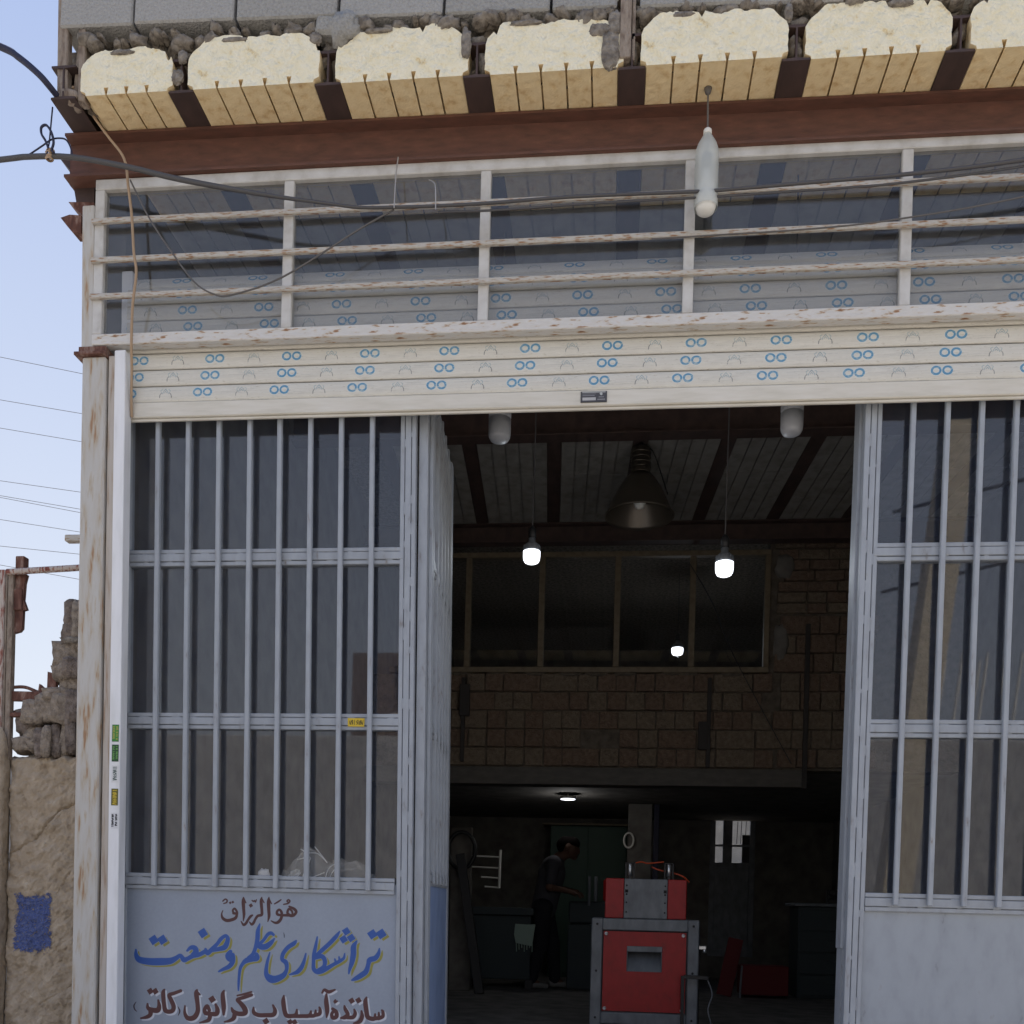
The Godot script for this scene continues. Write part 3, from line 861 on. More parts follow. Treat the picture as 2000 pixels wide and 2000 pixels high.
	prism(st2, PackedVector2Array([Vector2(-2.436, 4.292), Vector2(-2.353, 4.285), Vector2(-2.353, 4.352), Vector2(-2.32, 4.352), Vector2(-2.32, 4.47), Vector2(-2.515, 4.487), Vector2(-2.463, 4.43), Vector2(-2.452, 4.37)]), -0.13, -0.05)
	obj("column_head", st2, M.brown_joist, b)
	st2 = new_st()
	prism(st2, PackedVector2Array([Vector2(-2.405, 4.232), Vector2(-2.35, 4.232), Vector2(-2.35, 4.285), Vector2(-2.47, 4.292)]), -0.12, -0.045)
	obj("bracket_plate", st2, M.rusty_steel, b)
	st2 = new_st()
	prism(st2, PackedVector2Array([Vector2(-2.442, 4.152), Vector2(-2.405, 4.150), Vector2(-2.405, 4.226), Vector2(-2.46, 4.232), Vector2(-2.502, 4.220)]), -0.10, -0.04)
	obj("bracket_plate", st2, M.rusty_steel, b)
	# corner column: upper stub, cap, main box, cover strip
	st2 = new_st()
	bar(st2, Vector3(-2.338, 3.6, -0.035), Vector3(-2.350, 4.24, -0.035), 0.056, 0.07, 0.004)
	obj("column_stub", st2, M.rust_paint_upright, b)
	st2 = new_st()
	bx(st2, -2.39, -2.247, 3.575, 3.590, -0.11, 0.018, 0.002)
	bx(st2, -2.376, -2.25, 3.590, 3.618, -0.11, 0.004, 0.002)
	obj("column_cap", st2, M.rusty_steel, b)
	st2 = new_st()
	bar(st2, Vector3(-2.272, 0.0, -0.06), Vector3(-2.3065, 3.575, -0.06), 0.108, 0.12, 0.006)
	obj("corner_column", st2, M.rust_paint_upright, b)
	st2 = new_st()
	bar(st2, Vector3(-2.189, 0.0, -0.05), Vector3(-2.2305, 3.585, -0.05), 0.034, 0.07, 0.003)
	obj("cover_strip", st2, M.strip_paint, b)
	st2 = new_st()
	bx(st2, 2.33, 2.45, 0.0, 4.35, -0.12, 0.0, 0.006)
	obj("corner_column", st2, M.rust_paint_upright, b)

func interior_walls() -> void:
	# upper room at the back: clay brick wall on a steel beam
	var w := thing("mezzanine_wall", "rough hollow clay brick wall of the raised back room, above a steel beam", "wall")
	var st := new_st()
	bx(st, -2.2, 2.9, 2.46, 3.285, -4.62, -4.445, 0.0)
	bx(st, 1.3, 2.9, 3.285, 4.5, -4.62, -4.445, 0.0)
	obj("wall_core", st, M.inner_mortar, w)
	st = new_st()
	bx(st, -2.2, 1.61, 2.31, 2.46, -4.6, -4.40, 0.004)
	obj("steel_beam", st, M.conduit_beam, w)
	st = new_st()
	bx(st, -2.2, 2.9, 2.462, 2.50, -9.0, -4.63, 0.0)
	obj("room_floor", st, M.inner_plaster, w)
	rng.seed = 31
	var meshes := []
	for s in [Vector3(0.154, 0.150, 0.06), Vector3(0.318, 0.150, 0.06), Vector3(0.154, 0.080, 0.06), Vector3(0.24, 0.080, 0.06)]:
		var t := new_st()
		box(t, Vector3.ZERO, s, Basis(), 0.005)
		t.generate_normals()
		meshes.append(t.commit())
	var lay := func(x0: float, x1: float, y: float, tall: bool):
		var x := x0
		while x < x1 - 0.08:
			var k := (1 if rng.randf() < 0.25 else 0) if tall else (3 if rng.randf() < 0.7 else 2)
			var bw: float = [0.154, 0.318, 0.154, 0.24][k]
			if x + bw > x1 + 0.03:
				k = 0 if tall else 2
				bw = 0.154
			if rng.randf() > 0.03:
				var o := obj("brick", meshes[k], M.clay_brick if rng.randf() < 0.55 else M.clay_brick_pale, w)
				o.position = Vector3(x + bw / 2, y, -4.438 + rng.randf_range(-0.014, 0.012))
				o.rotation.z = rng.randf_range(-0.02, 0.02)
				o.rotation.y = rng.randf_range(-0.03, 0.03)
			x += bw + rng.randf_range(0.006, 0.016)
	for r in 5: lay.call(-1.66 + rng.randf_range(0, 0.12), 1.3, 3.204 - 0.163 * r, true)
	for r in 8: lay.call(1.335 + rng.randf_range(0, 0.08), 2.15, 3.70 - 0.163 * r, true)
	for r in 7: lay.call(1.335 + rng.randf_range(0, 0.1), 2.15, 4.40 - 0.093 * r, false)
	st = new_st()
	bx(st, -1.345, -1.31, 2.5, 3.24, -4.408, -4.38, 0.003)
	bx(st, -1.36, -1.27, 2.90, 3.18, -4.408, -4.37, 0.003)
	obj("conduit", st, M.conduit, w)
	st = new_st()
	bx(st, 0.79, 0.825, 2.47, 3.24, -4.408, -4.38, 0.003)
	bx(st, 0.72, 0.80, 2.62, 2.86, -4.40, -4.36, 0.003)
	obj("conduit", st, M.conduit, w)
	st = new_st()
	bx(st, 1.60, 1.64, 2.30, 3.7, -4.408, -4.38, 0.003)
	obj("conduit", st, M.conduit, w)
	for k in 9:
		st = new_st()
		stone(st, Vector3(-1.4 + 0.3 * k + rng.randf_range(-0.1, 0.1), 3.282, -4.43), Vector3(0.2, 0.05, 0.06))
		obj("mortar_lump", st, M.inner_mortar, w)
	st = new_st()
	stone(st, Vector3(1.42, 4.2, -4.42), Vector3(0.16, 0.2, 0.05))
	obj("plaster_patch", st, M.inner_plaster, w)
	st = new_st()
	stone(st, Vector3(1.40, 3.55, -4.42), Vector3(0.12, 0.3, 0.05))
	obj("plaster_patch", st, M.inner_plaster, w)
	# its long window
	var n := thing("interior_window", "beige framed window of five panes in the upper back room wall", "window", Vector3(0, 3.29, -4.42))
	st = new_st()
	bx(st, -2.0, 1.298, -0.002, 0.045, -0.03, 0.03, 0.003)
	bx(st, -2.0, 1.298, 1.005, 1.05, -0.03, 0.03, 0.003)
	bx(st, 1.252, 1.298, 0.046, 1.004, -0.03, 0.03, 0.003)
	obj("window_frame", st, M.beige_frame, n)
	var mx := [-1.307, -0.658, 0.0, 0.644]
	for x in mx:
		st = new_st()
		bx(st, x - 0.026, x + 0.026, 0.046, 1.004, -0.028, 0.028, 0.003)
		obj("mullion", st, M.beige_frame, n)
	var ex := [-1.98, -1.307, -0.658, 0.0, 0.644, 1.275]
	for k in 5:
		st = new_st()
		bx(st, ex[k] + 0.027, ex[k + 1] - 0.027, 0.046, 1.004, -0.004, 0.001, 0.0)
		obj("pane", st, M.shop_glass, n)
	# rear door with a glazed top
	var d := thing("rear_door", "grey back door with a bright glazed top half and a plain lower panel", "door", Vector3(1.31, 0.66, -9.0))
	st = new_st()
	for q in [[0.0, 0.07, 0.0, 2.1], [0.52, 0.59, 0.0, 2.1]]: bx(st, q[0], q[1], q[2], q[3], -0.06, 0.0, 0.003)
	for q in [[0.0, 0.09], [1.18, 1.25], [1.46, 1.49], [2.02, 2.1]]: bx(st, 0.07, 0.52, q[0], q[1], -0.058, -0.002, 0.003)
	bx(st, 0.17, 0.29, 1.25, 2.02, -0.057, -0.004, 0.003)
	obj("door_frame", st, M.machine_grey, d)
	st = new_st()
	bx(st, 0.071, 0.519, 0.091, 1.179, -0.045, -0.015, 0.002)
	obj("door_panel", st, M.machine_grey, d)
	for q in [[0.071, 0.169], [0.291, 0.519]]:
		for r in [[1.251, 1.459], [1.491, 2.019]]:
			st = new_st()
			bx(st, q[0], q[1], r[0], r[1], -0.034, -0.028, 0.0)
			obj("pane", st, M.shop_glass, d)
	st = new_st()
	for x in [0.35, 0.40, 0.46]: bar(st, Vector3(x, 1.5, -0.02), Vector3(x + 0.015, 2.01, -0.02), 0.008, 0.008)
	bx(st, 0.42, 0.519, 1.25, 1.62, -0.02, -0.01, 0.002)
	obj("window_grille", st, M.dark_steel, d)
	var y := thing("yard_wall", "pale yard wall glimpsed through the glass of the back door", "wall", Vector3(1.8, 0, -14.0))
	st = new_st()
	bx(st, -4.0, 4.0, 0.0, 3.2, -0.2, 0.0, 0.01)
	obj("wall_face", st, M.yard_plaster, y)
	st = new_st()
	bx(st, 0.1, 1.4, 0.0, 1.9, 0.01, 0.5, 0.01)
	obj("low_block", st, M.tan_wall, y)

func transom() -> void:
	var t := thing("transom_window", "long transom window with white rust-flecked frame and three security rails", "window", Vector3.ZERO)
	var st := new_st()
	bx(st, -2.319, 2.33, 4.304, 4.350, -0.045, 0.0, 0.003)
	bx(st, -2.319, -2.276, 3.673, 4.303, -0.045, 0.0, 0.003)
	obj("window_frame", st, M.dusty_white, t)
	st = new_st()
	bx(st, -2.319, 2.33, 3.624, 3.672, -0.046, 0.002, 0.003)
	obj("sill_bar", st, M.rust_paint_lip, t)
	var ms := [-1.446, -0.595, 0.255, 1.117, 1.97]
	for x in ms:
		st = new_st()
		bx(st, x - 0.0215, x + 0.0215, 3.673, 4.303, -0.043, -0.002, 0.003)
		obj("mullion", st, M.dusty_white, t)
	var e := [-2.2975, -1.446, -0.595, 0.255, 1.117, 1.97, 2.33]
	for k in 6:
		st = new_st()
		bx(st, e[k] + 0.022, e[k + 1] - 0.022, 3.673, 4.303, -0.026, -0.021, 0.0)
		obj("pane", st, M.dusty_glass, t)
	for y in [4.158, 3.988, 3.829]:
		st = new_st()
		bx(st, -2.325, 2.33, y - 0.0108, y + 0.0108, 0.0005, 0.019, 0.003)
		obj("security_rail", st, M.rust_paint_level, t)

func shutter() -> void:
	var s := thing("roller_shutter", "half raised cream roller shutter with blue ring print on its slats", "shutter", Vector3.ZERO)
	var print_mat := printed("slat_print", slat_texture(), 0.5)
	# slats: curved section, printed along their length
	var y := 3.399
	var bend := 0.0
	var zc := -0.062
	var yc := 3.399
	rng.seed = 5
	for k in 11:
		var st := new_st()
		# the print starts a little further along on every slat
		var shift: float = 0.0609 - [-1.833, -1.801, -1.781, -1.8605, -1.885, -1.912, -1.93, -1.95, -1.97, -2.0, -2.02][k]
		var a: float = 0.0 if k < 7 else [0.55, 1.2, 1.7, 2.2][k - 7]
		var up := Vector3(0, cos(a), -sin(a))
		var out := Vector3(0, sin(a), cos(a))
		var sec := [[0.0, -0.004], [0.002, 0.0005], [0.010, 0.0035], [0.024, 0.0055], [0.042, 0.0058], [0.058, 0.0045], [0.066, 0.002], [0.069, -0.0035]]
		var o := Vector3(0, yc, zc)
		for i in sec.size() - 1:
			var p: Vector3 = o + up * sec[i][0] + out * sec[i][1]
			var q: Vector3 = o + up * sec[i + 1][0] + out * sec[i + 1][1]
			var n: Vector3 = out * (sec[i + 1][0] - sec[i][0]) - up * (sec[i + 1][1] - sec[i][1])
			for seg in 5:
				var xa := -2.19 + 0.912 * seg
				var xb := xa + 0.912
				var v := [Vector3(xa, p.y, p.z), Vector3(xb, p.y, p.z), Vector3(xb, q.y, q.z), Vector3(xa, q.y, q.z)]
				var uv := [Vector2((xa + shift) / 1.386, 1.0 - sec[i][0] / 0.0725), Vector2((xb + shift) / 1.386, 1.0 - sec[i][0] / 0.0725), Vector2((xb + shift) / 1.386, 1.0 - sec[i + 1][0] / 0.0725), Vector2((xa + shift) / 1.386, 1.0 - sec[i + 1][0] / 0.0725)]
				quad_uv(st, [v[0], v[3], v[2], v[1]], [uv[0], uv[3], uv[2], uv[1]])
		quad_uv(st, [o + Vector3(-2.19, 0, 0) + out * -0.012, o + Vector3(2.37, 0, 0) + out * -0.012, o + Vector3(2.37, 0, 0) + up * 0.0725 + out * -0.012, o + Vector3(-2.19, 0, 0) + up * 0.0725 + out * -0.012], [Vector2(0, 0.04), Vector2(0.1, 0.04), Vector2(0.1, 0.06), Vector2(0, 0.06)])
		obj("slat", st, print_mat, s)
		yc += up.y * 0.0725
		zc += up.z * 0.0725
	var st2 := new_st()
	bx(st2, -2.19, 2.37, 3.331, 3.398, -0.074, -0.056, 0.004)
	bx(st2, -2.19, 2.37, 3.319, 3.330, -0.078, -0.066, 0.002)
	obj("bottom_bar", st2, M.shutter_bar, s)
	st2 = new_st()
	lathe(st2, Vector3(-2.19, 3.78, -0.22), [Vector2(0, 0), Vector2(0.10, 0), Vector2(0.10, 4.56), Vector2(0, 4.56)], 20, Basis(Vector3(0, 0, 1), -PI / 2))
	obj("drum", st2, M.dusty_white, s)
	# name plate on the bottom bar
	var img := Image.create(128, 64, false, Image.FORMAT_RGB8)
	img.fill(rgb(70, 68, 70))
	img.fill_rect(Rect2i(6, 0, 116, 8), rgb(160, 160, 156))
	img.fill_rect(Rect2i(8, 12, 66, 6), rgb(104, 102, 104))
	img.fill_rect(Rect2i(8, 22, 60, 5), rgb(128, 126, 128))
	img.fill_rect(Rect2i(8, 36, 66, 18), rgb(178, 176, 174))
	img.fill_rect(Rect2i(88, 30, 26, 8), rgb(118, 116, 118))
	img.fill_rect(Rect2i(82, 46, 38, 6), rgb(140, 138, 138))
	stroke(img, [Vector3(100, 14, 7), Vector3(101, 18, 6)], rgb(180, 182, 178))
	st2 = new_st()
	bx(st2, -0.176, -0.066, 3.343, 3.389, -0.0545, -0.052, 0.0008)
	var pl := obj("name_plate", st2, M.dark_steel, s)
	tag(pl, "small dark maker's plate on the bottom bar")
	st2 = new_st()
	quad_uv(st2, [Vector3(-0.175, 3.344, -0.0515), Vector3(-0.175, 3.388, -0.0515), Vector3(-0.067, 3.388, -0.0515), Vector3(-0.067, 3.344, -0.0515)], [Vector2(0, 1), Vector2(0, 0), Vector2(1, 0), Vector2(1, 1)])
	obj("plate_print", st2, printed("plate_print", ImageTexture.create_from_image(img), 0.4), pl)
	# white guide rail with its stickers
	var g := thing("shutter_guide_rail", "white aluminium shutter guide rail with a column of small phone stickers", "guide rail")
	st2 = new_st()
	bar(st2, Vector3(-2.1395, 0.0, -0.03), Vector3(-2.1872, 3.60, -0.03), 0.050, 0.06, 0.003)
	obj("rail_channel", st2, M.white_aluminium, g)
	st2 = new_st()
	bar(st2, Vector3(-2.190, 3.60, -0.085), Vector3(-2.196, 3.985, -0.085), 0.050, 0.05, 0.003)
	obj("upper_channel", st2, M.white_aluminium, g)
	var names := ["bright green sticker", "dark green sticker", "white sticker with dark writing", "olive and yellow sticker", "black printed numbers"]
	var ys := [[1.964, 1.890], [1.877, 1.803], [1.786, 1.712], [1.685, 1.612], [1.580, 1.511]]
	var tx := [label_texture(120, 56, rgb(58, 132, 52), rgb(150, 150, 70), rgb(46, 84, 40), 1, 2), label_texture(120, 56, rgb(34, 76, 40), rgb(92, 140, 70), rgb(28, 56, 34), 2, 2), label_texture(120, 56, rgb(214, 214, 212), rgb(84, 96, 90), rgb(216, 216, 214), 3, 1), label_texture(120, 56, rgb(104, 96, 28), rgb(196, 170, 50), rgb(70, 80, 40), 4, 1), label_texture(120, 56, rgb(212, 212, 212), rgb(44, 44, 48), rgb(214, 214, 214), 6, 2)]
	for k in 5:
		var y0: float = ys[k][1]
		var y1: float = ys[k][0]
		var xm := -2.1395 - 0.01325 * (y0 + y1) / 2 + 0.004
		st2 = new_st()
		var hw := 0.0155
		var zf := 0.0012
		quad_uv(st2, [Vector3(xm - hw, y0, zf), Vector3(xm - hw, y1, zf), Vector3(xm + hw, y1, zf), Vector3(xm + hw, y0, zf)], [Vector2(1, 1), Vector2(0, 1), Vector2(0, 0), Vector2(1, 0)])
		tag(obj("sticker", st2, printed("sticker_%d" % k, tx[k]), g), names[k])

# rail of a welded door: a back plate and three strips with narrow open joints, tack-welded here and there
func door_rail(x0: float, x1: float, y0: float, y1: float, zf: float, parent: Node) -> void:
	var st := new_st()
	var g := 0.0028
	var b := (y1 - y0) * 0.235
	bx(st, x0, x1, y0 + 0.002, y1 - 0.002, zf - 0.045, zf - 0.012, 0.0)
	bx(st, x0, x1, y0, y0 + b, zf - 0.011, zf, 0.002)
	bx(st, x0, x1, y0 + b + g, y1 - b - g, zf - 0.011, zf + 0.003, 0.002)
	bx(st, x0, x1, y1 - b, y1, zf - 0.011, zf, 0.002)
	for yy in [y0 + b + g / 2, y1 - b - g / 2]:
		var x := x0 + rng.randf_range(0.05, 0.2)
		while x < x1 - 0.02:
			var l := rng.randf_range(0.012, 0.045)
			bx(st, x, minf(x + l, x1), yy - g * 0.6, yy + g * 0.6, zf - 0.011, zf - 0.0005, 0.0)
			x += rng.randf_range(0.08, 0.22)
	obj("rail", st, M.door_paint, parent)

# upright of a door, leaning by ang about its foot; strips given as offsets across
func door_stile(x: float, yref: float, y0: float, y1: float, ang: float, zf: float, strips: Array, parent: Node) -> void:
	var b := Basis(Vector3(0, 0, 1), ang)
	var o := Vector3(x, yref, 0)
	var st := new_st()
	var lo := 1e9
	var hi := -1e9
	for s in strips:
		lo = minf(lo, s[0])
		hi = maxf(hi, s[1])
		box(st, o + b * Vector3((s[0] + s[1]) / 2, (y0 + y1) / 2 - yref, zf + s[2] - 0.008), Vector3(s[1] - s[0], y1 - y0, 0.016), b, 0.002)
	box(st, o + b * Vector3((lo + hi) / 2, (y0 + y1) / 2 - yref, zf - 0.032), Vector3(hi - lo - 0.002, y1 - y0, 0.030), b, 0.0)
	for i in strips.size() - 1:
		var gm: float = (strips[i][1] + strips[i + 1][0]) / 2
		var y := y0 + rng.randf_range(0.05, 0.2)
		while y < y1:
			var l := rng.randf_range(0.012, 0.06)
			box(st, o + b * Vector3(gm, y - yref, zf - 0.009), Vector3(0.004, l, 0.016), b, 0.0)
			y += rng.randf_range(0.12, 0.4)
	obj("stile", st, M.door_paint, parent)

func door_bars(xs: Array, yref: float, y0: float, y1: float, ang: float, zf: float, parent: Node) -> void:
	var b := Basis(Vector3(0, 0, 1), ang)
	for x in xs:
		var st := new_st()
		box(st, Vector3(x, yref, 0) + b * Vector3(0, (y0 + y1) / 2 - yref, zf + 0.0155), Vector3(0.0205, y1 - y0, 0.022), b, 0.003)
		obj("grille_bar", st, M.door_paint, parent)

func door_panes(x0: float, x1: float, rows: Array, z: float, parent: Node) -> void:
	for r in rows:
		var st := new_st()
		bx(st, x0, x1, r[0] + 0.001, r[1] - 0.001, z - 0.004, z, 0.0)
		obj("pane", st, M.glass, parent)

func doors() -> void:
	rng.seed = 77
	var z := -0.12
	var l := thing("fixed_door_panel", "left grey steel door panel with eight bars, glass and painted Persian lettering", "door panel")
	door_stile(-2.2, 1.30, 0.38, 3.6, 0.0165, z, [[-0.04, 0.018, 0.0], [0.021, 0.040, -0.004]], l)
	door_stile(-0.893, 1.33, 0.38, 3.6, 0.0165, z, [[-0.034, -0.015, -0.003], [-0.012, 0.014, 0.0], [0.017, 0.035, 0.001]], l)
	var rows := [[2.699, 2.772], [1.972, 2.043], [1.254, 1.325]]
	for r in rows: door_rail(-2.185, -0.935, r[0], r[1], z - 0.004, l)
	door_rail(-2.185, -0.935, 3.44, 3.51, z - 0.004, l)
	door_bars([-2.020, -1.880, -1.739, -1.598, -1.462, -1.323, -1.185, -1.047], 1.28, 1.268, 3.50, 0.0165, z, l)
	door_panes(-2.21, -0.93, [[2.772, 3.44], [2.043, 2.699], [1.325, 1.972]], z - 0.024, l)
	# lettered sheet below the glass
	var st := new_st()
	quad_uv(st, [Vector3(-2.173, 0.615, -0.1355), Vector3(-2.191, 1.269, -0.1355), Vector3(-0.906, 1.299, -0.1355), Vector3(-0.889, 0.664, -0.1355)], [Vector2(0, 1), Vector2(0, 0), Vector2(1, 0), Vector2(1, 1)])
	var sheet := obj("lettered_sheet", st, printed("sign", sign_texture(), 0.5), l)
	tag(sheet, "grey sheet with brown, blue and yellow Persian lettering")
	st = new_st()
	bx(st, -2.19, -0.93, 0.40, 1.27, -0.160, -0.1385, 0.0)
	obj("lower_panel", st, M.door_sheet, l)
	var lab := label_texture(150, 72, rgb(214, 182, 48), rgb(60, 52, 20), rgb(200, 168, 40), 9, 1)
	st = new_st()
	quad_uv(st, [Vector3(-1.160, 1.986, -0.1185), Vector3(-1.161, 2.023, -0.1185), Vector3(-1.085, 2.022, -0.1185), Vector3(-1.086, 1.985, -0.1185)], [Vector2(0, 1), Vector2(0, 0), Vector2(1, 0), Vector2(1, 1)])
	tag(obj("sticker", st, printed("yellow_sticker", lab), l), "small yellow sticker with dark writing")

	# jamb and the leaf folded open into the shop
	door_stile(-0.836, 1.33, 0.38, 3.6, 0.0145, -0.15, [[-0.018, 0.022, 0.0]], l)
	var leaf := thing("open_door_leaf", "grey barred door leaf swung open into the shop beside the entrance", "door", Vector3(-0.783, 0, -0.215))
	leaf.basis = Basis(Vector3.UP, PI / 2 + 0.066) * Basis(Vector3(1, 0, 0), -0.0135) * Basis(Vector3(0, 0, 1), 0.006)
	door_stile(0.03, 1.3, 0.39, 3.55, 0.0, 0.0, [[-0.03, -0.004, 0.0], [0.0, 0.034, 0.002]], leaf)
	door_stile(0.86, 1.3, 0.39, 3.55, 0.0, 0.0, [[-0.03, 0.0, 0.0], [0.004, 0.03, 0.0]], leaf)
	for r in [[2.70, 2.77], [1.97, 2.04], [1.30, 1.37], [3.44, 3.51]]: door_rail(0.06, 0.83, r[0], r[1], 0.0, leaf)
	door_bars([0.16, 0.30, 0.44, 0.58, 0.72], 1.3, 1.31, 3.5, 0.0, -0.016, leaf)
	door_panes(0.06, 0.83, [[2.772, 3.44], [2.043, 2.699], [1.37, 1.97]], -0.02, leaf)
	st = new_st()
	bx(st, 0.06, 0.83, 0.40, 1.30, -0.03, -0.005, 0.0)
	obj("lower_panel", st, M.leaf_blue, leaf)

	var r := thing("right_door_panel", "right grey steel door panel with barred glass and a blank lower sheet", "door panel")
	door_stile(1.02, 1.33, 0.38, 3.6, -0.0103, z, [[-0.035, -0.013, 0.001], [-0.010, 0.013, 0.0], [0.016, 0.034, -0.003]], r)
	door_stile(2.25, 1.33, 0.38, 3.6, -0.0103, z, [[-0.034, -0.016, -0.003], [-0.013, 0.035, 0.0]], r)
	for q in [[2.69, 2.764], [1.958, 2.032], [1.236, 1.312], [3.44, 3.51]]: door_rail(1.055, 2.215, q[0], q[1], z - 0.004, r)
	door_bars([1.172, 1.308, 1.443, 1.578, 1.713, 1.848, 1.983, 2.118], 1.36, 1.262, 3.50, -0.0103, z, r)
	door_panes(1.05, 2.25, [[2.764, 3.44], [2.032, 2.69], [1.312, 1.958]], z - 0.024, r)
	st = new_st()
	bx(st, 1.05, 2.23, 0.40, 1.236, -0.160, -0.136, 0.0)
	obj("lower_panel", st, M.door_sheet, r)
	st = new_st()
	var bb := Basis(Vector3(0, 0, 1), -0.0103)
	box(st, Vector3(1.004, 2.35, -0.22), Vector3(0.036, 2.55, 0.09), bb, 0.002)
	box(st, Vector3(0.990, 0.72, -0.22), Vector3(0.030, 0.71, 0.09), bb, 0.0)
	obj("jamb", st, M.door_paint, r)

	# clear plastic left on the ledge behind the lowest left pane
	var f := thing("plastic_sheet", "crumpled clear plastic sheet lying behind the lowest left pane", "plastic sheet", Vector3(-1.36, 1.33, -0.22))
	rng.seed = 15
	var fn := FastNoiseLite.new()
	fn.seed = 4
	fn.frequency = 6.0
	st = new_st()
	var g := []
	for j in 15:
		var row := []
		for i in 31:
			var u := i / 30.0
			var v := j / 14.0
			var hump := 0.15 * exp(-pow((u - 0.20) / 0.12, 2.0)) + 0.12 * exp(-pow((u - 0.52) / 0.2, 2.0)) + 0.05 * (1.0 - u)
			var n := fn.get_noise_2d(u * 2.0, v * 2.0)
			row.append(Vector3(-0.12 + u * 0.62, (hump + 0.05 * n) * sin(PI * (0.12 + 0.8 * v)) - 0.07, 0.10 * (0.5 - v) + 0.05 * n))
		g.append(row)
	for j in 14:
		for i in 30: quad(st, g[j][i], g[j][i + 1], g[j + 1][i + 1], g[j + 1][i], Vector3(0, 0, 1))
	obj("film", st, M.thin_film, f)
	st = new_st()
	for k in 4:
		var p := []
		var a := Vector3(rng.randf_range(-0.10, 0.10), rng.randf_range(-0.06, 0.12), 0.06)
		for q in 5: p.append(a + Vector3(q * 0.03 * rng.randf_range(0.2, 1.4), -q * 0.02 * rng.randf_range(-0.4, 1.5), rng.randf_range(-0.01, 0.01)))
		tube(st, curve(p, 4), 0.0022, 5)
	tube(st, curve([Vector3(0.10, -0.06, 0.07), Vector3(0.12, 0.03, 0.07), Vector3(0.17, 0.06, 0.07), Vector3(0.13, 0.00, 0.07), Vector3(0.14, -0.05, 0.07), Vector3(0.22, -0.06, 0.07)], 5), 0.002, 5)
	stone(st, Vector3(-0.18, 0.0, 0.05), Vector3(0.05, 0.05, 0.03))
	obj("folds", st, M.film, f)
	# gathered white end, pleated like a fan
	st = new_st()
	var fan := []
	for j in 8:
		var row := []
		for i in 22:
			var a := 0.25 + 2.2 * i / 21.0
			var reach := 0.012 + 0.085 * j / 7.0 * (0.75 + 0.35 * sin(a * 3.1 + 0.6))
			row.append(Vector3(-0.075 - reach * cos(a) * 0.75, -0.055 + reach * sin(a), 0.03 + 0.012 * sin(i * 2.4 + j * 0.4) * j / 7.0 + 0.012 * fn.get_noise_2d(i * 0.3, j * 0.4)))
		fan.append(row)
	for j in 7:
		for i in 21: quad(st, fan[j][i], fan[j][i + 1], fan[j + 1][i + 1], fan[j + 1][i], Vector3(0, 0, 1))
	obj("gathered_end", st, M.film, f)

# ---------------------------------------------------------------- the ruined corner on the left
func mud_depth(f: FastNoiseLite, x: float, y: float) -> float:
	var d := 0.022 * f.get_noise_2d(x, y) + 0.010 * f.get_noise_2d(x * 3.7, y * 3.7 + 5.0) + 0.005 * f.get_noise_2d(x * 11.0, y * 11.0)
	var crack := [Vector2(-2.50, 1.655), Vector2(-2.60, 1.615), Vector2(-2.655, 1.54), Vector2(-2.715, 1.475), Vector2(-2.84, 1.40)]
	for q in [[Vector2(-2.50, 0.80), Vector2(-2.66, 0.70)], [Vector2(-2.53, 1.33), Vector2(-2.60, 1.22)], [Vector2(-2.78, 1.70), Vector2(-2.73, 1.58)]]:
		var r := Geometry2D.get_closest_point_to_segment(Vector2(x + 0.008 * f.get_noise_2d(3.0, y * 18.0), y), q[0], q[1])
		d -= 0.012 * clampf(1.0 - Vector2(x, y).distance_to(r) / 0.004, 0.0, 1.0)
	var p := Vector2(x, y + 0.006 * f.get_noise_2d(x * 20.0, 3.0))
	for i in 4:
		var q := Geometry2D.get_closest_point_to_segment(p, crack[i], crack[i + 1])
		var w := 0.006 if i < 2 else 0.004
		d -= 0.022 * clampf(1.0 - p.distance_to(q) / w, 0.0, 1.0)
	return d

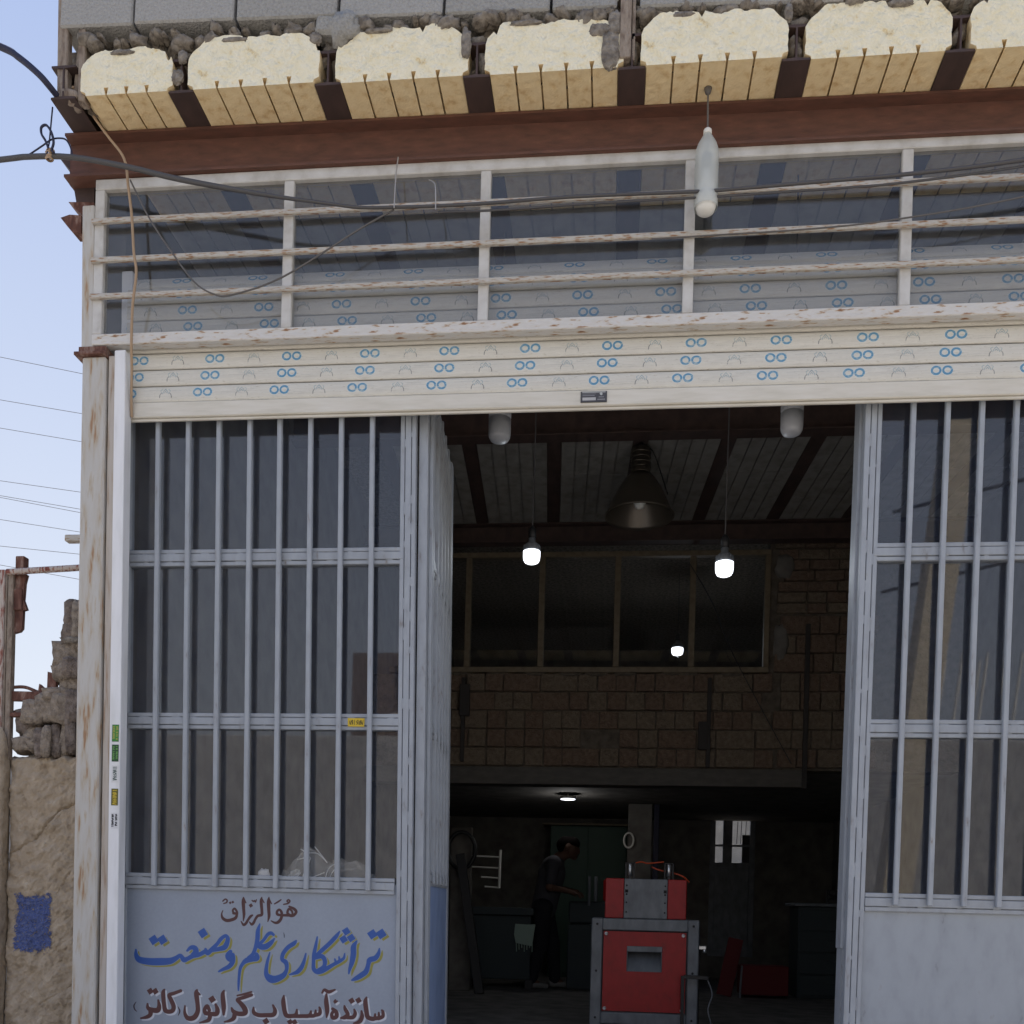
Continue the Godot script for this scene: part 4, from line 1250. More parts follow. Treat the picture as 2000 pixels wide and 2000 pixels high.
func ruins() -> void:
	rng.seed = 51
	var w := thing("mud_wall", "crumbling mud plastered wall end with a faded blue paint patch, beside the rusty column", "wall", Vector3(-2.68, 0, -0.3))
	var f := FastNoiseLite.new()
	f.seed = 12
	f.frequency = 5.0
	f.fractal_octaves = 4
	var nx := 70
	var ny := 320
	var P := []
	for j in ny + 1:
		var row := []
		for i in nx + 1:
			var x := -2.86 + 0.40 * i / nx
			var y := 1.875 * j / ny + 0.022 * f.get_noise_2d(x * 2.0, 50.0) * j / ny
			var e := minf(float(i) / 5.0, minf((nx - i) / 4.0, (ny - j) / 4.0))
			var round_in := 0.05 * pow(clampf(1.0 - e, 0.0, 1.0), 2.0)
			row.append(Vector3(x + 2.68 + (0.012 * f.get_noise_2d(7.0, y * 2.0) if i < 4 else 0.0), y, mud_depth(f, x, y) - round_in))
		P.append(row)
	var st := new_st()
	st.set_smooth_group(SMOOTH)
	for j in ny:
		for i in nx: quad(st, P[j][i], P[j][i + 1], P[j + 1][i + 1], P[j + 1][i], Vector3(0, 0, 1))
	st.set_smooth_group(-1)
	for j in ny:
		quad(st, P[j][0], P[j + 1][0], P[j + 1][0] - Vector3(0, 0, 0.4), P[j][0] - Vector3(0, 0, 0.4), Vector3(-1, 0, 0))
		quad(st, P[j][nx], P[j + 1][nx], P[j + 1][nx] - Vector3(0, 0, 0.4), P[j][nx] - Vector3(0, 0, 0.4), Vector3(1, 0, 0))
	for i in nx: quad(st, P[ny][i], P[ny][i + 1], P[ny][i + 1] - Vector3(0, 0, 0.4), P[ny][i] - Vector3(0, 0, 0.4), Vector3(0, 1, 0))
	obj("wall_face", st, M.mud, w)
	# paint dabbed on the mud: it follows the surface and breaks up at its edges
	st = new_st()
	var n2 := FastNoiseLite.new()
	n2.seed = 9
	n2.frequency = 24.0
	n2.fractal_octaves = 4
	var c := 0.0018
	for j in 190:
		for i in 136:
			var x := -2.828 + c * i
			var y := 0.905 + c * j
			var u := (x + 2.708) / 0.098
			var v := (y - 1.075) / 0.150
			var edge := maxf(absf(u), absf(v) * 1.02 + (0.16 * absf(u) if v < 0.0 else 0.0))
			var n := n2.get_noise_2d(x, y)
			var m := n2.get_noise_2d(x * 3.0 + 3.0, y * 3.0)
			if edge + n * 0.24 + rng.randf() * 0.10 < 0.97 + 0.10 * m and m < 0.40 - 0.5 * clampf(edge - 0.7, 0.0, 1.0):
				var q := []
				for k in [[0, 0], [1, 0], [1, 1], [0, 1]]:
					var px: float = x + c * k[0]
					var py: float = y + c * k[1]
					q.append(Vector3(px + 2.68, py, mud_depth(f, px, py) + 0.004))
				quad(st, q[0], q[1], q[2], q[3], Vector3(0, 0, 1))
	tag(obj("paint_patch", st, M.blue_patch, w), "faded blue spray paint patch")
	# rubble and stood-up bricks on top of it
	var bricks := [
		[-2.80, 1.90, 0.10, 0.07, 0.2, 0], [-2.745, 1.925, 0.11, 0.11, 0.5, 0], [-2.71, 1.90, 0.05, 0.15, 0.1, 1], [-2.675, 1.91, 0.045, 0.16, -0.05, 0],
		[-2.640, 1.915, 0.045, 0.17, 0.06, 1], [-2.600, 1.93, 0.045, 0.18, -0.12, 0], [-2.563, 1.95, 0.05, 0.2, 0.08, 1],
		[-2.80, 2.01, 0.09, 0.13, 0.05, 1], [-2.745, 2.05, 0.10, 0.12, -0.1, 0], [-2.68, 2.07, 0.11, 0.14, 0.12, 0], [-2.61, 2.07, 0.10, 0.15, -0.2, 0], [-2.55, 2.08, 0.08, 0.16, 0.0, 1],
		[-2.63, 2.135, 0.14, 0.06, 0.08, 0], [-2.57, 2.19, 0.12, 0.09, 0.1, 0], [-2.60, 2.24, 0.11, 0.08, 0.25, 0], [-2.55, 2.26, 0.10, 0.10, -0.1, 1]]
	for q in bricks:
		st = new_st()
		stone(st, Vector3(q[0], q[1] + 0.028, -0.36 + rng.randf_range(-0.02, 0.02)) - Vector3(-2.68, 0, -0.3), Vector3(q[2] * 0.95, q[3] * 0.95, 0.14), Basis(Vector3(0, 0, 1), q[4]) * Basis(Vector3(0, 1, 0), 0.3), 0.13, 16, 12, 1.0)
		obj("brick", st, M.old_brick_dark if q[5] else M.old_brick, w)
	st = new_st()
	stone(st, Vector3(0.04, 2.0, -0.20), Vector3(0.24, 0.24, 0.10), Basis(), 0.2, 18, 12)
	obj("rubble_core", st, M.old_brick_dark, w)
	var p := thing("broken_pillar", "dark broken brick stump standing above the mud wall against the rusty column", "pillar", Vector3(-2.585, 2.29, -0.36))
	for q in [[-0.010, 0.06, 0.13, 0.13, 0.03, 0], [0.02, 0.155, 0.11, 0.11, -0.02, 1], [0.012, 0.245, 0.085, 0.15, 0.03, 1], [0.05, 0.20, 0.08, 0.24, 0.0, 0]]:
		st = new_st()
		stone(st, Vector3(q[0], q[1], 0), Vector3(q[2], q[3], 0.14), Basis(Vector3(0, 0, 1), q[4]) * Basis(Vector3(0, 1, 0), 0.4), 0.16, 16, 12, 0.95)
		obj("brick", st, M.old_brick_dark if q[5] else M.old_brick, p)
	st = new_st()
	stone(st, Vector3(0.03, 0.125, 0.07), Vector3(0.09, 0.03, 0.03), Basis(), 0.4)
	obj("mortar_lump", st, M.mortar, p)
	# scrap steel lying across
	var sc := [[Vector3(-2.86, 2.155, -0.31), Vector3(-2.62, 2.150, -0.31), 0.045, "flat rusty steel bar lying level between the gate post and the broken stump"], [Vector3(-2.86, 2.075, -0.33), Vector3(-2.62, 2.125, -0.33), 0.022, "thin rusty bar sloping up to the right under the level steel bar"], [Vector3(-2.85, 2.063, -0.30), Vector3(-2.70, 2.068, -0.30), 0.020, "short rusty bar end lying lowest on the rubble"]]
	for q in sc:
		st = new_st()
		bar(st, q[0], q[1], q[2], 0.03, 0.003)
		tag(obj("scrap_bar", st, M.rusty_steel, self), q[3], "steel bar", "scrap steel on the rubble")
	st = new_st()
	tube(st, curve([Vector3(-2.85, 2.20, -0.32), Vector3(-2.79, 2.20, -0.32), Vector3(-2.72, 2.175, -0.32), Vector3(-2.64, 2.15, -0.32)], 5), 0.008, 6)
	tag(obj("scrap_rod", st, M.rusty_steel, self), "bent rusty rod arching over the level steel bar", "steel rod", "scrap steel on the rubble")
	st = new_st()
	prism(st, PackedVector2Array([Vector2(-2.67, 2.13), Vector2(-2.625, 2.10), Vector2(-2.625, 2.26), Vector2(-2.668, 2.27)]), -0.32, -0.30)
	prism(st, PackedVector2Array([Vector2(-2.72, 2.18), Vector2(-2.66, 2.17), Vector2(-2.715, 2.215)]), -0.33, -0.31)
	tag(obj("scrap_plate", st, M.rusty_steel, self), "upright jagged rusty steel plate beside the broken stump", "steel plate", "scrap steel on the rubble")
	# gate post with flaking paint
	var g := thing("gate_post", "square steel gate post with flaking white and red paint at the left edge", "gate post", Vector3(-2.92, 0, -0.27))
	st = new_st()
	bx(st, -0.06, 0.044, 0.0, 2.745, -0.045, 0.0, 0.004)
	obj("post", st, M.flaking_paint, g)
	st = new_st()
	bx(st, 0.0455, 0.053, 0.0, 2.735, -0.044, -0.006, 0.002)
	bx(st, 0.0535, 0.079, 1.85, 2.725, -0.044, -0.012, 0.002)
	obj("angle_strip", st, M.dusty_rust, g)
	st = new_st()
	stone(st, Vector3(0.0, 0.92, -0.01), Vector3(0.15, 2.1, 0.07), Basis(), 0.08, 16, 30, 1.0)
	obj("mud_crust", st, M.mud, g)
	st = new_st()
	bx(st, 0.082, 0.126, 2.74, 2.815, -0.06, -0.02, 0.003)
	obj("stub", st, M.rusty_steel, g)
	st = new_st()
	prism(st, PackedVector2Array([Vector2(0.066, 2.45), Vector2(0.105, 2.46), Vector2(0.118, 2.475), Vector2(0.120, 2.56), Vector2(0.138, 2.565), Vector2(0.120, 2.61), Vector2(0.125, 2.69), Vector2(0.135, 2.73), Vector2(0.066, 2.735)]), -0.05, -0.03)
	bx(st, 0.07, 0.118, 2.56, 2.66, -0.028, -0.02, 0.003)
	obj("hinge_plate", st, M.rusty_steel, g)
	st = new_st()
	tube(st, [Vector3(-2.87, 2.735, -0.28), Vector3(-2.40, 2.757, -0.28)], 0.0145, 10)
	tag(obj("gate_bar", st, M.flaking_paint, self), "pale flaking pipe running level from the gate post to the corner column", "pipe")
	st = new_st()
	bx(st, -2.602, -2.42, 2.887, 2.917, -0.34, -0.30, 0.003)
	tag(obj("bar_end", st, M.rust_paint_level, self), "short square bar end sticking out left of the corner column", "bar")
	var t := thing("tan_wall_end", "plain tan plastered wall behind the gate post", "wall", Vector3(-3.2, 0, -0.9))
	st = new_st()
	bx(st, -0.8, 0.335, 0.0, 1.95, -0.2, 0.0, 0.03)
	obj("wall_face", st, M.tan_wall, t)

# ---------------------------------------------------------------- wires
func wire(called: String, label: String, cat: String, pts: Array, r, m: Material, group := "", sides := 8) -> void:
	var st := new_st()
	tube(st, pts, r, sides)
	tag(obj(called, st, m, self), label, cat, group)

func cables() -> void:
	var p := curve([Vector3(-3.9, 4.95, 0.35), Vector3(-2.95, 4.86, 0.27), Vector3(-2.607, 4.726, 0.25), Vector3(-2.525, 4.677, 0.25), Vector3(-2.442, 4.610, 0.245), Vector3(-2.405, 4.575, 0.22), Vector3(-2.385, 4.562, 0.12)], 6)
	wire("power_cable", "thick dark cable curving down to the roof corner at upper left", "cable", p, 0.0135, M.blue_black_cable)
	var a := [Vector3(-4.4, 4.20, 0.2), Vector3(-3.3, 4.33, 0.12), Vector3(-2.684, 4.362, 0.12), Vector3(-2.552, 4.368, 0.12), Vector3(-2.36, 4.356, 0.12), Vector3(-2.118, 4.304, 0.12), Vector3(-1.88, 4.238, 0.12), Vector3(-1.588, 4.172, 0.12), Vector3(-1.411, 4.136, 0.12), Vector3(-1.236, 4.112, 0.11), Vector3(-1.105, 4.097, 0.10), Vector3(-0.957, 4.091, 0.10), Vector3(-0.778, 4.088, 0.10), Vector3(-0.55, 4.082, 0.11), Vector3(-0.217, 4.084, 0.12), Vector3(0.226, 4.081, 0.12), Vector3(0.368, 4.082, 0.12), Vector3(0.797, 4.098, 0.12), Vector3(1.065, 4.108, 0.12), Vector3(1.514, 4.142, 0.12), Vector3(2.3, 4.24, 0.12), Vector3(4.2, 4.6, 0.3)]
	var q := curve(a, 4)
	var r := []
	for v in q:
		var x: float = v.x
		r.append(lerpf(0.0108, 0.0064, smoothstep(-1.9, -1.15, x)) if x < 0.5 else lerpf(0.0064, 0.0080, clampf(x - 0.5, 0.0, 1.0)))
	wire("service_cable", "long sagging dark grey cable strung across the transom window", "cable", q, r, M.black_cable)
	var q2 := []
	for v in curve(a.slice(12), 4): q2.append(v + Vector3(0, -0.020 + 0.004 * sin(v.x * 5.0), -0.012))
	wire("service_cable", "second thin dark cable running just under the long sagging cable", "cable", q2, 0.0045, M.black_cable)
	wire("cord", "thin grey cord drooping in a loop over the two left transom panes", "cord", curve([Vector3(-0.962, 4.09, 0.088), Vector3(-1.114, 4.019, 0.08), Vector3(-1.43, 3.837, 0.08), Vector3(-1.653, 3.768, 0.08), Vector3(-1.734, 3.775, 0.08), Vector3(-1.819, 3.829, 0.075), Vector3(-1.904, 3.934, 0.07), Vector3(-2.031, 4.114, 0.065), Vector3(-2.128, 4.292, 0.06)], 6), 0.0036, M.grey_cable)
	wire("cord", "thin grey cord rising across the far right transom panes", "cord", curve([Vector3(0.10, 3.948, 0.05), Vector3(0.338, 3.945, 0.06), Vector3(0.739, 3.947, 0.07), Vector3(1.059, 3.963, 0.08), Vector3(1.533, 4.029, 0.08), Vector3(2.3, 4.19, 0.08)], 5), 0.0032, M.grey_cable)
	wire("earth_wire", "beige wire hanging down the left end of the shopfront", "wire", curve([Vector3(-2.34, 4.62, 0.16), Vector3(-2.322, 4.60, 0.10), Vector3(-2.235, 4.486, 0.07), Vector3(-2.150, 4.374, 0.075), Vector3(-2.137, 4.27, 0.06), Vector3(-2.122, 4.142, 0.05), Vector3(-2.109, 3.99, 0.05), Vector3(-2.098, 3.91, 0.045), Vector3(-2.106, 3.811, 0.045), Vector3(-2.114, 3.75, 0.04), Vector3(-2.124, 3.607, 0.022), Vector3(-2.136, 3.52, -0.01), Vector3(-2.146, 3.42, -0.03), Vector3(-2.152, 3.33, -0.05)], 5), 0.0058, M.beige_cord)
	wire("tie_wire", "straight pale tie wire holding the sagging cable to the beam", "wire", [Vector3(-0.965, 4.352, 0.03), Vector3(-0.962, 4.25, 0.075), Vector3(-0.957, 4.080, 0.112)], 0.0028, M.tie_wire, "", 6)
	wire("tie_wire", "curved pale tie wire hooked over the sagging cable", "wire", curve([Vector3(-0.83, 4.25, 0.03), Vector3(-0.805, 4.21, 0.07), Vector3(-0.789, 4.165, 0.10), Vector3(-0.783, 4.065, 0.113)], 5), 0.0028, M.tie_wire, "", 6)
	var k := thing("wire_knot", "small loop of twisted wire tied round the cable at the roof corner", "wire", Vector3(-2.46, 4.37, 0.12))
	var o := Vector3(-2.46, 4.37, 0.12)
	var st := new_st()
	var l := [Vector3(-2.575, 4.368, 0.12), Vector3(-2.554, 4.376, 0.12), Vector3(-2.491, 4.413, 0.12), Vector3(-2.453, 4.436, 0.12), Vector3(-2.418, 4.440, 0.12), Vector3(-2.388, 4.432, 0.12), Vector3(-2.368, 4.402, 0.12), Vector3(-2.356, 4.362, 0.12)]
	for i in l.size(): l[i] -= o
	tube(st, curve(l, 5), 0.0036, 6)
	obj("loose_end", st, M.blue_black_cable, k)
	st = new_st()
	l = [Vector3(-2.463, 4.363, 0.134), Vector3(-2.456, 4.415, 0.13), Vector3(-2.439, 4.557, 0.14)]
	for i in l.size(): l[i] -= o
	tube(st, l, 0.0032, 6)
	obj("hanger", st, M.blue_black_cable, k)
	st = new_st()
	l = [Vector3(-2.456, 4.385, 0.135), Vector3(-2.470, 4.42, 0.135), Vector3(-2.492, 4.454, 0.13), Vector3(-2.493, 4.483, 0.13), Vector3(-2.471, 4.490, 0.13), Vector3(-2.445, 4.455, 0.135), Vector3(-2.433, 4.410, 0.136), Vector3(-2.440, 4.378, 0.136), Vector3(-2.429, 4.366, 0.136)]
	for i in l.size(): l[i] -= o
	tube(st, curve(l, 5), 0.0052, 6)
	obj("loop", st, M.blue_black_cable, k)
	st = new_st()
	for i in 4: lathe(st, Vector3(0.004 * (i % 2), -0.016 + 0.012 * i, 0), [Vector2(0.0125, -0.006), Vector2(0.018, 0), Vector2(0.0125, 0.006)], 10, Basis(Vector3(1, 0, 0), 0.3 * (i % 2)))
	obj("binding", st, M.beige_cord, k)
	# far power lines in the sky
	var ends := [[19.07, 18.46], [17.66, 17.15], [16.73, 16.23], [14.99, 14.573], [14.50, 14.015], [14.44, 13.905], [13.71, 13.266], [12.83, 12.534], [12.21, 11.715]]
	var which := ["topmost", "second", "third", "fourth", "fifth", "sixth", "seventh", "eighth", "lowest"]
	for i in 9:
		var m: float = (ends[i][1] - ends[i][0]) / 2.75
		var pts := []
		for x in [-60.0, -40.0, -20.45, -17.71, 5.0, 30.0]: pts.append(Vector3(x, ends[i][0] + m * (x + 20.45), -26.0))
		wire("overhead_wire", "%s of the thin overhead wires crossing the sky beside the column" % which[i], "overhead wire", pts, 0.0085, M.grey_cable, "overhead wires in the sky", 5)

# ---------------------------------------------------------------- lamps
func bulb_lamp(called: String, label: String, at: Vector3, cord_top: float, r: float, h: float, lit: bool, group: String) -> Node3D:
	# at: the lowest point of the bulb
	var o := thing(called, label, "lamp", at, group)
	var st := new_st()
	lathe(st, Vector3.ZERO, [Vector2(0, 0), Vector2(r * 0.5, 0.003), Vector2(r * 0.8, 0.010), Vector2(r * 0.95, 0.024), Vector2(r, 0.042), Vector2(r, h), Vector2(r * 0.9, h + 0.002), Vector2(0, h + 0.002)], 24)
	obj("bulb", st, M.led_lit if lit else M.shaded_lamp_plastic, o)
	st = new_st()
	lathe(st, Vector3(0, h + 0.003, 0), [Vector2(0, 0), Vector2(r * 0.98, 0), Vector2(r * 0.92, 0.03), Vector2(r * 0.55, 0.048), Vector2(0.02, 0.052), Vector2(0.02, 0.075), Vector2(0, 0.075)], 24)
	for k in 14:
		var a := TAU * k / 14
		box(st, Vector3(cos(a) * r * 0.95, h + 0.020, sin(a) * r * 0.95), Vector3(0.006, 0.026, 0.008), Basis(Vector3.UP, -a), 0.001)
	obj("heat_sink", st, M.shaded_lamp_plastic if not lit else M.machine_grey, o)
	st = new_st()
	lathe(st, Vector3(0, h + 0.079, 0), [Vector2(0, 0), Vector2(0.023, 0), Vector2(0.023, 0.05), Vector2(0.010, 0.07), Vector2(0, 0.07)], 16)
	obj("holder", st, M.black_plastic, o)
	st = new_st()
	tube(st, [Vector3(0, h + 0.145, 0), Vector3(0.004, (h + 0.145 + cord_top - at.y) / 2, 0.003), Vector3(0, cord_top - at.y, 0)], 0.004, 6)
	obj("cord", st, M.black_cable, o)
	if lit:
		var l := OmniLight3D.new()
		l.name = "bulb_light"
		o.add_child(l, true)
		l.position = Vector3(0, h * 0.5, 0)
		l.light_color = Color(0.92, 0.96, 1.0)
		l.light_energy = 0.04
		l.light_size = r
		l.omni_range = 14.0
		l.omni_attenuation = 2.0
		l.shadow_enabled = true
	return o

func lamps() -> void:
	bulb_lamp("led_lamp", "lit white bulb hanging left inside the entrance below the dark cross beam", Vector3(-0.505, 3.225, -1.6), 4.53, 0.05, 0.072, true, "lit bulbs in the workshop")
	bulb_lamp("led_lamp", "lit white bulb hanging right of the bell lamp inside the entrance", Vector3(0.561, 3.002, -1.2), 4.53, 0.048, 0.074, true, "lit bulbs in the workshop")
	bulb_lamp("led_lamp", "small lit bulb seen through the fourth pane of the back room window", Vector3(0.626, 3.86, -6.0), 4.7, 0.06, 0.075, true, "lit bulbs in the workshop")
	bulb_lamp("unlit_lamp", "unlit white bulb just under the shutter at the left of the entrance", Vector3(-0.598, 3.50, -0.7), 4.53, 0.055, 0.11, false, "unlit bulbs under the shutter")
	bulb_lamp("unlit_lamp", "unlit white bulb just under the shutter at the right of the entrance", Vector3(0.755, 3.352, -0.4), 4.52, 0.0495, 0.10, false, "unlit bulbs under the shutter")
	var h := thing("bell_lamp", "large metal bell shaped high bay lamp hanging from the workshop ceiling", "lamp", Vector3(0.137, 3.985, -2.8))
	var st := new_st()
	lathe(st, Vector3.ZERO, [Vector2(0.240, -0.006), Vector2(0.246, 0.0), Vector2(0.232, 0.018), Vector2(0.212, 0.06), Vector2(0.185, 0.12), Vector2(0.15, 0.19), Vector2(0.112, 0.25), Vector2(0.085, 0.285), Vector2(0.083, 0.283), Vector2(0.109, 0.246), Vector2(0.146, 0.187), Vector2(0.181, 0.118), Vector2(0.208, 0.058), Vector2(0.228, 0.016), Vector2(0.240, -0.006)], 40)
	obj("shade", st, M.lamp_metal, h)
	st = new_st()
	lathe(st, Vector3(0, 0.28, 0), [Vector2(0, 0), Vector2(0.084, 0), Vector2(0.070, 0.012), Vector2(0.068, 0.19), Vector2(0.05, 0.205), Vector2(0, 0.205)], 24)
	for k in 5: lathe(st, Vector3(0, 0.30 + 0.035 * k, 0), [Vector2(0.068, -0.005), Vector2(0.073, 0), Vector2(0.068, 0.005)], 24)
	obj("ballast_housing", st, M.lamp_metal, h)
	st = new_st()
	lathe(st, Vector3(0, 0.05, 0), [Vector2(0, 0), Vector2(0.03, 0.01), Vector2(0.045, 0.05), Vector2(0.035, 0.13), Vector2(0.02, 0.2), Vector2(0, 0.2)], 16)
	obj("bulb", st, M.white_plastic, h)
	st = new_st()
	tube(st, [Vector3(0, 0.48, 0), Vector3(0, 0.53, 0)], 0.012, 8)
	tube(st, curve([Vector3(0.04, 0.48, 0.02), Vector3(0.09, 0.42, 0.04), Vector3(0.16, 0.22, 0.05), Vector3(0.19, 0.13, 0.05)], 5), 0.004, 6)
	obj("hook", st, M.dark_steel, h)
	var d := thing("ceiling_light", "small round lit panel light under the back room floor", "lamp", Vector3(-0.471, 2.40, -6.3))
	st = new_st()
	lathe(st, Vector3.ZERO, [Vector2(0, 0), Vector2(0.078, 0), Vector2(0.078, 0.006), Vector2(0, 0.006)], 24)
	obj("diffuser", st, M.led_lit, d)
	st = new_st()
	lathe(st, Vector3(0, 0.0065, 0), [Vector2(0, 0), Vector2(0.088, 0), Vector2(0.085, 0.03), Vector2(0.01, 0.032), Vector2(0.01, 0.062), Vector2(0, 0.062)], 24)
	obj("housing", st, M.white_plastic, d)
	var l := OmniLight3D.new()
	l.name = "panel_light"
	d.add_child(l, true)
	l.position = Vector3(0, -0.03, 0)
	l.light_energy = 0.036
	l.light_size = 0.05
	l.omni_range = 10.0
	l.omni_attenuation = 2.0
	l.shadow_enabled = true
	# lamp made from a cut drink bottle
	var b := thing("bottle_lamp", "lamp in a cut clear plastic bottle hanging in front of the transom", "lamp", Vector3(0.311, 4.034, 0.088))
	st = new_st()
	var prof := [Vector2(0.0455, 0.0), Vector2(0.0475, 0.012)]
	for k in 9:
		prof.append(Vector2(0.0475, 0.05 + 0.0155 * k))
		prof.append(Vector2(0.0445, 0.0575 + 0.0155 * k))
	prof += [Vector2(0.0475, 0.205), Vector2(0.046, 0.228), Vector2(0.038, 0.254), Vector2(0.024, 0.280), Vector2(0.0145, 0.298)]
	lathe(st, Vector3.ZERO, prof, 28)
	obj("bottle", st, M.bottle_plastic, b)
	st = new_st()
	lathe(st, Vector3(0, 0.297, 0), [Vector2(0, 0), Vector2(0.0165, 0), Vector2(0.0165, 0.016), Vector2(0.012, 0.021), Vector2(0, 0.021)], 18)
	obj("cap", st, M.white_plastic, b)
	st = new_st()
	lathe(st, Vector3.ZERO, [Vector2(0, -0.025), Vector2(0.02, -0.023), Vector2(0.034, -0.012), Vector2(0.0405, 0.006), Vector2(0.0415, 0.03), Vector2(0.0415, 0.075), Vector2(0.038, 0.085), Vector2(0.024, 0.105), Vector2(0.018, 0.115), Vector2(0.018, 0.15), Vector2(0, 0.15)], 28)
	obj("bulb", st, M.white_plastic, b)
	st = new_st()
	lathe(st, Vector3(0, 0.152, 0), [Vector2(0, 0), Vector2(0.020, 0), Vector2(0.020, 0.06), Vector2(0.008, 0.08), Vector2(0, 0.08)], 16)
	obj("holder", st, M.machine_grey, b)
	st = new_st()
	tube(st, [Vector3(0, 0.22, 0), Vector3(0, 0.32, 0), Vector3(-0.001, 0.40, -0.004), Vector3(-0.002, 0.487, -0.008)], 0.0042, 6)
	lathe(st, Vector3(-0.002, 0.464, -0.008), [Vector2(0.0045, 0), Vector2(0.011, 0.006), Vector2(0.016, 0.024), Vector2(0, 0.024)], 12)
	obj("cord", st, M.grey_cable, b)

# ---------------------------------------------------------------- inside the workshop
func workshop() -> void:
	rng.seed = 91
	wire("wall_wire", "thin dark wire running slantwise down the brick wall right of the fourth pane", "wire", curve([Vector3(0.60, 4.20, -4.30), Vector3(0.80, 3.85, -4.28), Vector3(1.00, 3.40, -4.32), Vector3(1.50, 2.50, -4.34)], 5), 0.004, M.black_plastic, "", 6)
	# granulator: steel frame, red panels, grey head
	var m := thing("granulator", "red and grey granulator machine with a steel frame standing in the entrance", "machine", Vector3(0.242, 0.37, -2.5))
	var st := new_st()
	for s in [-1, 1]:
		bx(st, s * 0.283, s * 0.358, 0.0, 0.795, -0.075, 0.0, 0.006)
		bx(st, s * 0.283, s * 0.358, 0.0, 0.795, -0.70, -0.63, 0.006)
		bx(st, s * 0.290, s * 0.350, 0.72, 0.79, -0.63, -0.075, 0.004)
	bx(st, -0.283, 0.283, 0.715, 0.794, -0.075, -0.001, 0.005)
	bx(st, -0.283, 0.283, 0.085, 0.165, -0.075, -0.001, 0.005)
	obj("frame", st, M.machine_grey, m)
	for q in [[-0.32, 0.755], [0.32, 0.755], [-0.32, 0.125], [0.32, 0.125], [-0.32, 0.44], [0.32, 0.44]]:
		st = new_st()
		lathe(st, Vector3(q[0], q[1], 0.0), [Vector2(0, 0.006), Vector2(0.007, 0.006), Vector2(0.0085, 0.0)], 6, Basis(Vector3(1, 0, 0), PI / 2))
		obj("bolt", st, M.dark_steel, m)
	st = new_st()
	tube(st, curve([Vector3(0.364, 0.70, -0.10), Vector3(0.372, 0.55, -0.12), Vector3(0.366, 0.30, -0.10), Vector3(0.37, 0.02, -0.08)], 6), 0.008, 8)
	obj("power_lead", st, M.black_plastic, m)
	st = new_st()
	# front panel with a real opening
	bx(st, -0.275, -0.118, 0.172, 0.708, -0.030, -0.012, 0.0)
	bx(st, 0.118, 0.275, 0.172, 0.708, -0.030, -0.012, 0.0)
	bx(st, -0.118, 0.118, 0.172, 0.440, -0.030, -0.012, 0.0)
	bx(st, -0.118, 0.118, 0.612, 0.708, -0.030, -0.012, 0.0)
	var fp := obj("front_panel", st, M.machine_red, m)
	for q in [[-0.258, 0.691], [0.255, 0.689], [-0.258, 0.188], [0.255, 0.188]]:
		st = new_st()
		lathe(st, Vector3(q[0], q[1], -0.012), [Vector2(0, 0.004), Vector2(0.006, 0.004), Vector2(0.0065, 0.008), Vector2(0.0115, 0.008), Vector2(0.0125, 0.0)], 14, Basis(Vector3(1, 0, 0), PI / 2))
		obj("bolt", st, M.bright_steel, fp)
	st = new_st()
	quad(st, Vector3(-0.117, 0.441, -0.014), Vector3(0.117, 0.441, -0.014), Vector3(0.117, 0.585, -0.13), Vector3(-0.117, 0.585, -0.13), Vector3(0, 0, 1))
	bx(st, -0.117, 0.117, 0.574, 0.611, -0.024, -0.009, 0.002)
	bx(st, -0.1165, -0.112, 0.441, 0.573, -0.14, -0.013, 0.001)
	bx(st, 0.112, 0.1165, 0.441, 0.573, -0.14, -0.013, 0.001)
	obj("chute", st, M.machine_grey, m)
	st = new_st()
	bx(st, -0.272, -0.145, 0.796, 1.068, -0.56, -0.10, 0.004)
	obj("side_cover", st, M.machine_red, m)
	st = new_st()
	bx(st, 0.148, 0.276, 0.796, 1.066, -0.56, -0.10, 0.004)
	obj("side_cover", st, M.machine_red, m)
	st = new_st()
	bx(st, -0.1445, 0.1475, 0.796, 1.066, -0.56, -0.085, 0.004)
	obj("head_plate", st, M.machine_grey, m)
	st = new_st()
	for s in [-0.128, 0.131]:
		for y in [0.84, 0.905, 0.96, 0.985, 1.02]:
			lathe(st, Vector3(s, y, -0.0845), [Vector2(0, 0.003), Vector2(0.006, 0.003), Vector2(0.006, 0)], 8, Basis(Vector3(1, 0, 0), PI / 2))
		bx(st, s - 0.010, s + 0.010, 0.972, 0.992, -0.0845, -0.080, 0.001)
	obj("head_screws", st, M.slot_dark, m)
	for s in [-0.108, 0.155]:
		st = new_st()
		lathe(st, Vector3(s, 1.085, -0.14), [Vector2(0, 0), Vector2(0.017, 0), Vector2(0.017, 0.085), Vector2(0, 0.085)], 16)
		obj("air_cylinder", st, M.bright_steel, m)
		st = new_st()
		bx(st, s - 0.033, s - 0.022, 1.066, 1.178, -0.17, -0.13, 0.002)
		bx(st, s + 0.022, s + 0.033, 1.066, 1.178, -0.17, -0.13, 0.002)
		bx(st, s - 0.033, s + 0.033, 1.172, 1.180, -0.17, -0.13, 0.002)
		bx(st, s - 0.010, s + 0.010, 1.064, 1.090, -0.15, -0.118, 0.002)
		obj("cylinder_bracket", st, M.dark_steel, m)
	st = new_st()
	tube(st, curve([Vector3(-0.07, 1.178, -0.16), Vector3(-0.03, 1.186, -0.18), Vector3(0.01, 1.178, -0.2), Vector3(0.06, 1.182, -0.18), Vector3(0.12, 1.188, -0.16)], 5), 0.005, 6)
	tube(st, curve([Vector3(0.04, 1.155, -0.2), Vector3(0.09, 1.135, -0.2), Vector3(0.2, 1.112, -0.2), Vector3(0.26, 1.090, -0.2), Vector3(0.30, 1.055, -0.22)], 5), 0.005, 6)
	obj("air_hose", st, M.orange_tube, m)
	st = new_st()
